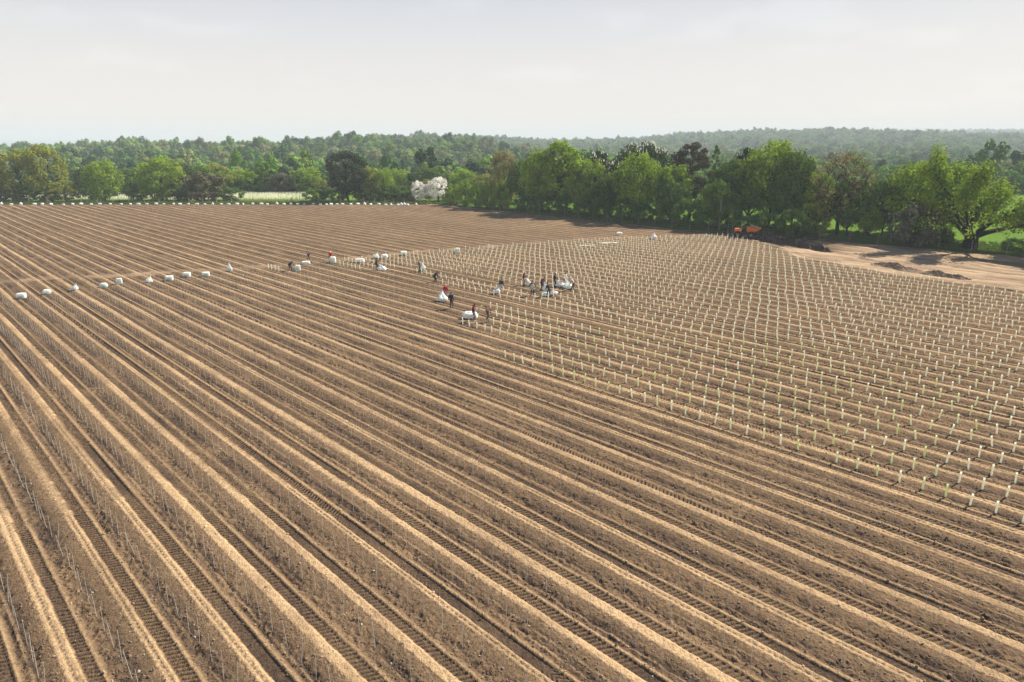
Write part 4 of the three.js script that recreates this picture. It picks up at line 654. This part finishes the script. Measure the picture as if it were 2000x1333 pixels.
  const hg = new THREE.IcosahedronGeometry(1, 4), hp = hg.attributes.position; for (let i = 0; i < hp.count; i++) { let x = hp.getX(i), y = hp.getY(i), z = hp.getZ(i); const jaw = y < 0 ? 1 - 0.28 * y * y : 1; x *= 0.074 * jaw; z = z * 0.092 * (y < -0.2 && z < 0 ? 0.85 : 1); y *= 0.118; hp.setXYZ(i, x, y, z); } hg.computeVertexNormals(); paint(onHead(hg), C.skin);
  paint(onHead(new THREE.ConeGeometry(0.016, 0.045, 6).rotateX(0.35).translate(0, -0.012, 0.094)), C.skin);
  for (const s of [-1, 1]) { paint(onHead(new THREE.SphereGeometry(0.02, 8, 6).scale(0.4, 1.4, 0.9).translate(0.075 * s, 0, -0.005)), C.skin); paint(onHead(new THREE.SphereGeometry(0.011, 8, 6).translate(0.029 * s, 0.012, 0.079)), [0.05, 0.04, 0.035]); }
  paint(onHead(box(0.042, 0.009, 0.01, 0, -0.058, 0.079)), [0.28, 0.11, 0.09]);
  // hands: a palm and five bent fingers each
  wr.forEach(([el, hand], i) => {
    const s = i ? -1 : 1, f = hand.clone().sub(el).normalize(), side = V3(s, 0, 0).addScaledVector(f, -s * f.x).normalize(), nrm = f.clone().cross(side).normalize(), pt = (a, b, c) => hand.clone().addScaledVector(f, a).addScaledVector(side, b).addScaledVector(nrm, c), col = o.glove ?? C.skin, ar = v => [v.x, v.y, v.z];
    const pg = new THREE.SphereGeometry(1, 10, 8).scale(0.042, 0.052, 0.018); const mtx = new THREE.Matrix4().makeBasis(side, f, nrm); pg.applyMatrix4(mtx); const pc = pt(0.045, 0, 0); pg.translate(pc.x, pc.y, pc.z); paint(pg, col);
    [[-0.030, 0.060], [-0.010, 0.072], [0.010, 0.070], [0.029, 0.054]].forEach(([b, L]) => { const k0 = pt(0.082, b, 0), k1 = pt(0.082 + L * 0.5, b * 1.05, s * 0.012), k2 = pt(0.082 + L * 0.72, b * 1.05, s * 0.038); paint(rod(ar(k0), ar(k1), 0.0095, 0.0088, 6), col); paint(rod(ar(k1), ar(k2), 0.0088, 0.0075, 6), col); });
    const t0 = pt(0.03, -0.034, 0), t1 = pt(0.062, -0.058, s * 0.01), t2 = pt(0.088, -0.056, s * 0.026); paint(rod(ar(t0), ar(t1), 0.011, 0.010, 6), col); paint(rod(ar(t1), ar(t2), 0.010, 0.008, 6), col);
  });
  const body = mergeGeometries(list), t = thing('person', o.label, 'person', o.x, groundY(o.x, o.d) - 0.015, -o.d, o.heading, 'field workers'); t.scale.setScalar(k);
  part('body', body, bodyMat, t);
  if (o.cap) { const cm = std(...o.cap, 0.85); const cap = part('cap', merge([onHead(new THREE.SphereGeometry(0.1, 16, 8, 0, 6.284, 0, 1.45).scale(0.86, 1.02, 1.02).translate(0, 0.028, -0.004)), onHead(new THREE.CylinderGeometry(o.hat ? 0.17 : 0.085, o.hat ? 0.18 : 0.09, 0.012, 16).translate(0, 0.036, o.hat ? 0 : 0.07))]), cm, t); }
  else part('hair', onHead(new THREE.SphereGeometry(0.1, 16, 10, 0, 6.284, 0, 1.75).scale(0.85, 1.18, 1.02).rotateX(-0.35).translate(0, 0.012, -0.012)), std(...(o.hair ?? [0.025, 0.018, 0.014]), 0.8), t);
  if (o.hood) part('hood', onHead(new THREE.TorusGeometry(0.085, 0.04, 8, 14).rotateX(1.3).translate(0, -0.13, -0.04)), std(...o.hood, 0.9), t);
  if (o.apron) { const g = sackFilm(40 + o.x, 0.40, 0.62, 0.14, { sq: 0.55, wr: 0.05, nu: 20, nv: 12 }); const m = part('apron_bag', g, filmMat, t); m.position.set(0, 0.72, o.apron * 0.19); m.rotation.x = lean * 0.6; }
  return t;
}
const NAVY = [0.022, 0.026, 0.055], BLACK = [0.02, 0.02, 0.024], BURG = [0.085, 0.022, 0.03], RED = [0.42, 0.012, 0.022], GREY = [0.19, 0.17, 0.17], DGREY = [0.06, 0.06, 0.068], WHITE = [0.72, 0.70, 0.68], KHAKI = [0.20, 0.15, 0.10], JEAN = [0.05, 0.07, 0.12], LIGHT = [0.5, 0.49, 0.48];
const capW = [0.75, 0.72, 0.7], RT = Math.PI / 2;                      // heading: 0 faces the camera, RT faces right, PI faces away
[
  { x: -29.9, d: 91.0, heading: RT * 0.75, lean: 0.85, hipY: 0.88, top: [0.03, 0.024, 0.04], leg: [0.03, 0.025, 0.035], hands: [[0.2, 0.72, 0.62], [-0.2, 0.7, 0.62]], feet: [[0.15, 0.1], [-0.16, -0.15]], label: 'worker in dark clothes bending over an upright sack at the row end' },
  { x: -29.1, d: 97.1, h: 1.8, heading: -RT * 0.95, lean: 0.22, nod: 0.4, top: NAVY, leg: KHAKI, shin: [0.3, 0.19, 0.13], fore: [0.42, 0.25, 0.17], hands: [[0.2, 0.96, -0.2], [-0.2, 0.98, -0.18]], feet: [[0.08, 0.3], [-0.09, -0.42, 0.06]], label: 'worker in navy top and khaki shorts striding left, hands behind back' },
  { x: -26.3, d: 98.1, heading: RT * 0.35, lean: 0.55, top: RED, leg: DGREY, cap: capW, hands: [[0.2, 0.8, 0.5], [-0.2, 0.8, 0.5]], label: 'worker in red top and white cap leaning over a white sack' },
  { x: -18.3, d: 91.4, h: 1.8, heading: RT * 0.7, lean: 0.2, nod: 0.4, top: [0.06, 0.032, 0.03], leg: [0.05, 0.04, 0.045], hair: [0.1, 0.07, 0.05], hands: [[0.16, 0.85, 0.32], [-0.14, 0.85, 0.34]], label: 'worker in dark brown holding open a white sack by its top' },
  { x: -12.4, d: 90.6, heading: RT * 0.8, lean: 0.18, top: [0.07, 0.075, 0.08], sleeve: LIGHT, leg: [0.08, 0.09, 0.095], hands: [[0.2, 0.98, 0.3], [-0.1, 0.8, 0.36]], label: 'worker in grey with pale sleeves holding a bulging sack at his right' },
  { x: -9.5, d: 82.9, heading: RT * 0.9, lean: 0.75, hipY: 0.9, top: NAVY, leg: BLACK, cap: [0.02, 0.02, 0.03], hands: [[0.12, 0.5, 0.6], [-0.12, 0.52, 0.58]], feet: [[0.13, 0.12], [-0.13, -0.12]], label: 'worker in dark navy stooping low to set a grow tube' },
  { x: -7.3, d: 73.2, heading: RT * 1.8, lean: 0.25, top: RED, leg: GREY, cap: capW, hands: [[0.22, 0.9, 0.3], [-0.22, 0.9, 0.3]], label: 'worker in bright red jumper and white cap behind a big open sack' },
  { x: -6.3, d: 69.0, heading: RT * 1.75, lean: 0.05, top: NAVY, leg: [0.02, 0.02, 0.03], hands: [[0.24, 1.0, 0.22], [-0.26, 0.85, 0.1]], feet: [[0.15, 0.05], [-0.16, -0.05]], label: 'worker in navy jacket and trousers standing with his back turned' },
  { x: -3.7, d: 63.9, heading: RT * 0.85, lean: 0.08, nod: 0.35, h: 1.85, top: BLACK, sleeve: RED, fore: [0.62, 0.55, 0.48], leg: GREY, shoe: [0.7, 0.68, 0.66], hood: RED, hands: [[0.16, 1.08, 0.4], [-0.12, 1.04, 0.42]], label: 'worker in black vest and red hood carrying pale tubes in his arms' },
  { x: -2.3, d: 63.4, heading: -RT * 1.35, lean: 0.3, top: BURG, leg: GREY, hair: [0.1, 0.08, 0.07], hands: [[0.2, 1.0, -0.2], [-0.2, 1.02, -0.16]], label: 'worker in burgundy jumper and grey trousers leaning with hands on hips' },
  { x: -1.2, d: 76.6, heading: RT * 1.9, lean: 0.2, top: [0.035, 0.035, 0.042], leg: [0.5, 0.48, 0.47], hands: [[0.24, 0.92, 0.2], [-0.22, 0.62, 0.2]], label: 'worker in dark jacket and whitish trousers trailing a clear sack' },
  { x: 1.4, d: 81.0, heading: RT * 0.85, lean: 0.12, nod: 0.35, top: [0.055, 0.025, 0.035], leg: GREY, cap: [0.72, 0.62, 0.62], hands: [[0.14, 0.95, 0.34], [-0.12, 0.95, 0.36]], label: 'worker in dark maroon and pale cap standing left of a white sack' },
  { x: 2.3, d: 75.2, heading: RT * 2, lean: 0.12, top: BLACK, leg: BLACK, hands: [[0.3, 1.0, 0.12], [-0.3, 1.0, 0.12]], apron: -1, feet: [[0.17, 0], [-0.17, 0]], label: 'worker in black with a pale bag slung on the back, elbows out' },
  { x: 3.5, d: 78.3, heading: RT * 0.6, lean: 0.6, hipY: 0.9, top: [0.12, 0.025, 0.04], leg: NAVY, hands: [[0.16, 0.7, 0.5], [-0.16, 0.72, 0.5]], feet: [[0.16, 0.05], [-0.16, -0.08]], label: 'worker in wine red check shirt bending over a standing sack' },
  { x: 4.1, d: 74.7, heading: -RT * 1.5, lean: 0.35, top: [0.03, 0.03, 0.045], leg: JEAN, apron: 1, hands: [[0.2, 0.85, 0.35], [-0.2, 0.8, 0.35]], feet: [[0.12, 0.12], [-0.12, -0.18]], label: 'worker in navy top and blue jeans stooping between two sacks' },
  { x: 5.1, d: 80.4, h: 1.8, heading: RT * 0.9, lean: 0.1, nod: 0.3, top: [0.045, 0.045, 0.065], leg: [0.05, 0.045, 0.06], cap: capW, hands: [[0.14, 0.8, 0.34], [-0.12, 0.8, 0.34]], label: 'worker in slate blue coat and white cap dragging a long sack' },
  { x: 6.3, d: 80.6, heading: RT * 0.3, lean: 0.3, nod: 0.4, top: WHITE, leg: [0.25, 0.2, 0.2], cap: [0.03, 0.025, 0.025], hands: [[0.16, 0.82, 0.42], [-0.16, 0.82, 0.42]], label: 'worker in white shirt and dark cap filling a heaped sack' },
  { x: 7.1, d: 78.0, heading: -RT * 1.2, lean: 0.5, top: [0.42, 0.38, 0.34], leg: [0.05, 0.045, 0.05], cap: capW, hat: true, hands: [[0.2, 0.72, 0.45], [-0.2, 0.75, 0.42]], feet: [[0.14, 0.1], [-0.14, -0.12]], label: 'worker in beige top and white sun hat bending at the heaped sack' },
].forEach(person);
// the open sacks the workers hold: full at the foot, drawn up to the hands
function held(x, d, w, h, l, neck, nx, nz, turn, label, white = true, sc = 1) {
  const t = thing('open_sack', label, 'sack', x, groundY(x, d) - 0.02, -d, turn, 'open sacks held by workers'); t.scale.setScalar(sc);
  part('film', sackFilm(60 + x * 3, w, h, l, { sq: 0.75, neck, neckX: nx, neckZ: nz, wr: 0.11 }), white ? whiteFilm : filmMat, t); part('tube_bundle', tubeBundle(w * 0.55, h * 0.5, l * 0.6, false), bundleMat, t);
}
held(-17.5, 91.0, 1.2, 0.62, 0.9, 0.3, -0.35, 0, 0, 'white sack spreading on the ground before the worker in dark brown');
held(-11.9, 90.3, 0.62, 1.0, 0.6, 0.15, -0.1, 0, 0, 'upright half full sack against the worker with pale sleeves', false);
held(-7.6, 72.4, 1.15, 0.7, 0.95, 0.45, 0.0, -0.5, 0, 'large open white sack in front of the worker in bright red');
held(-4.1, 64.8, 1.35, 0.72, 0.9, 0, 0, 0, 0.2, 'plump white sack on the soil behind the worker in black vest');
held(-1.75, 76.2, 0.75, 0.62, 0.5, 0.35, 0.35, -0.2, 0.2, 'clear sack hanging beside the worker in whitish trousers');
held(1.95, 80.8, 0.62, 0.7, 0.6, 0.35, -0.22, 0, 0, 'white sack held up by the worker in dark maroon');
held(3.85, 77.7, 0.6, 0.75, 0.55, 0.3, -0.1, -0.15, 0, 'narrow white sack under the hands of the check shirted worker');
held(3.8, 75.2, 0.85, 0.5, 0.7, 0, 0, 0, 0.1, 'low translucent sack left of the worker in blue jeans', false);
held(4.75, 75.6, 0.75, 0.55, 0.6, 0.1, -0.2, 0, 0.3, 'white sack right of the worker in blue jeans');
held(5.85, 80.3, 1.35, 0.55, 0.8, 0.35, -0.55, 0, 0, 'long white sack dragged by the worker in slate blue coat');
held(6.65, 79.3, 1.15, 0.62, 0.95, 0.45, -0.3, -0.4, 0, 'heaped sack between the white shirted and beige workers', false, 1.05);
{ // tubes carried in the arms
  const x = -3.42, d = 63.75, list = []; for (let i = 0; i < 4; i++) list.push(rod([0.05 * i, 1.08 + 0.05 * (i % 2), 0.05 * i], [0.45 + 0.03 * i, 1.42 + 0.04 * i, 0.05 * (i % 3)], 0.05, 0.055, 9));
  const m = new THREE.Mesh(merge(list), std(0.66, 0.74, 0.42, 0.55)); m.name = 'carried_tubes'; m.position.set(x, groundY(x, d), -d); m.castShadow = m.receiveShadow = true; tag(m, 'armful of pale green tubes held by the worker in black vest', 'tubes'); scene.add(m);
}
renderer.render(scene, camera);
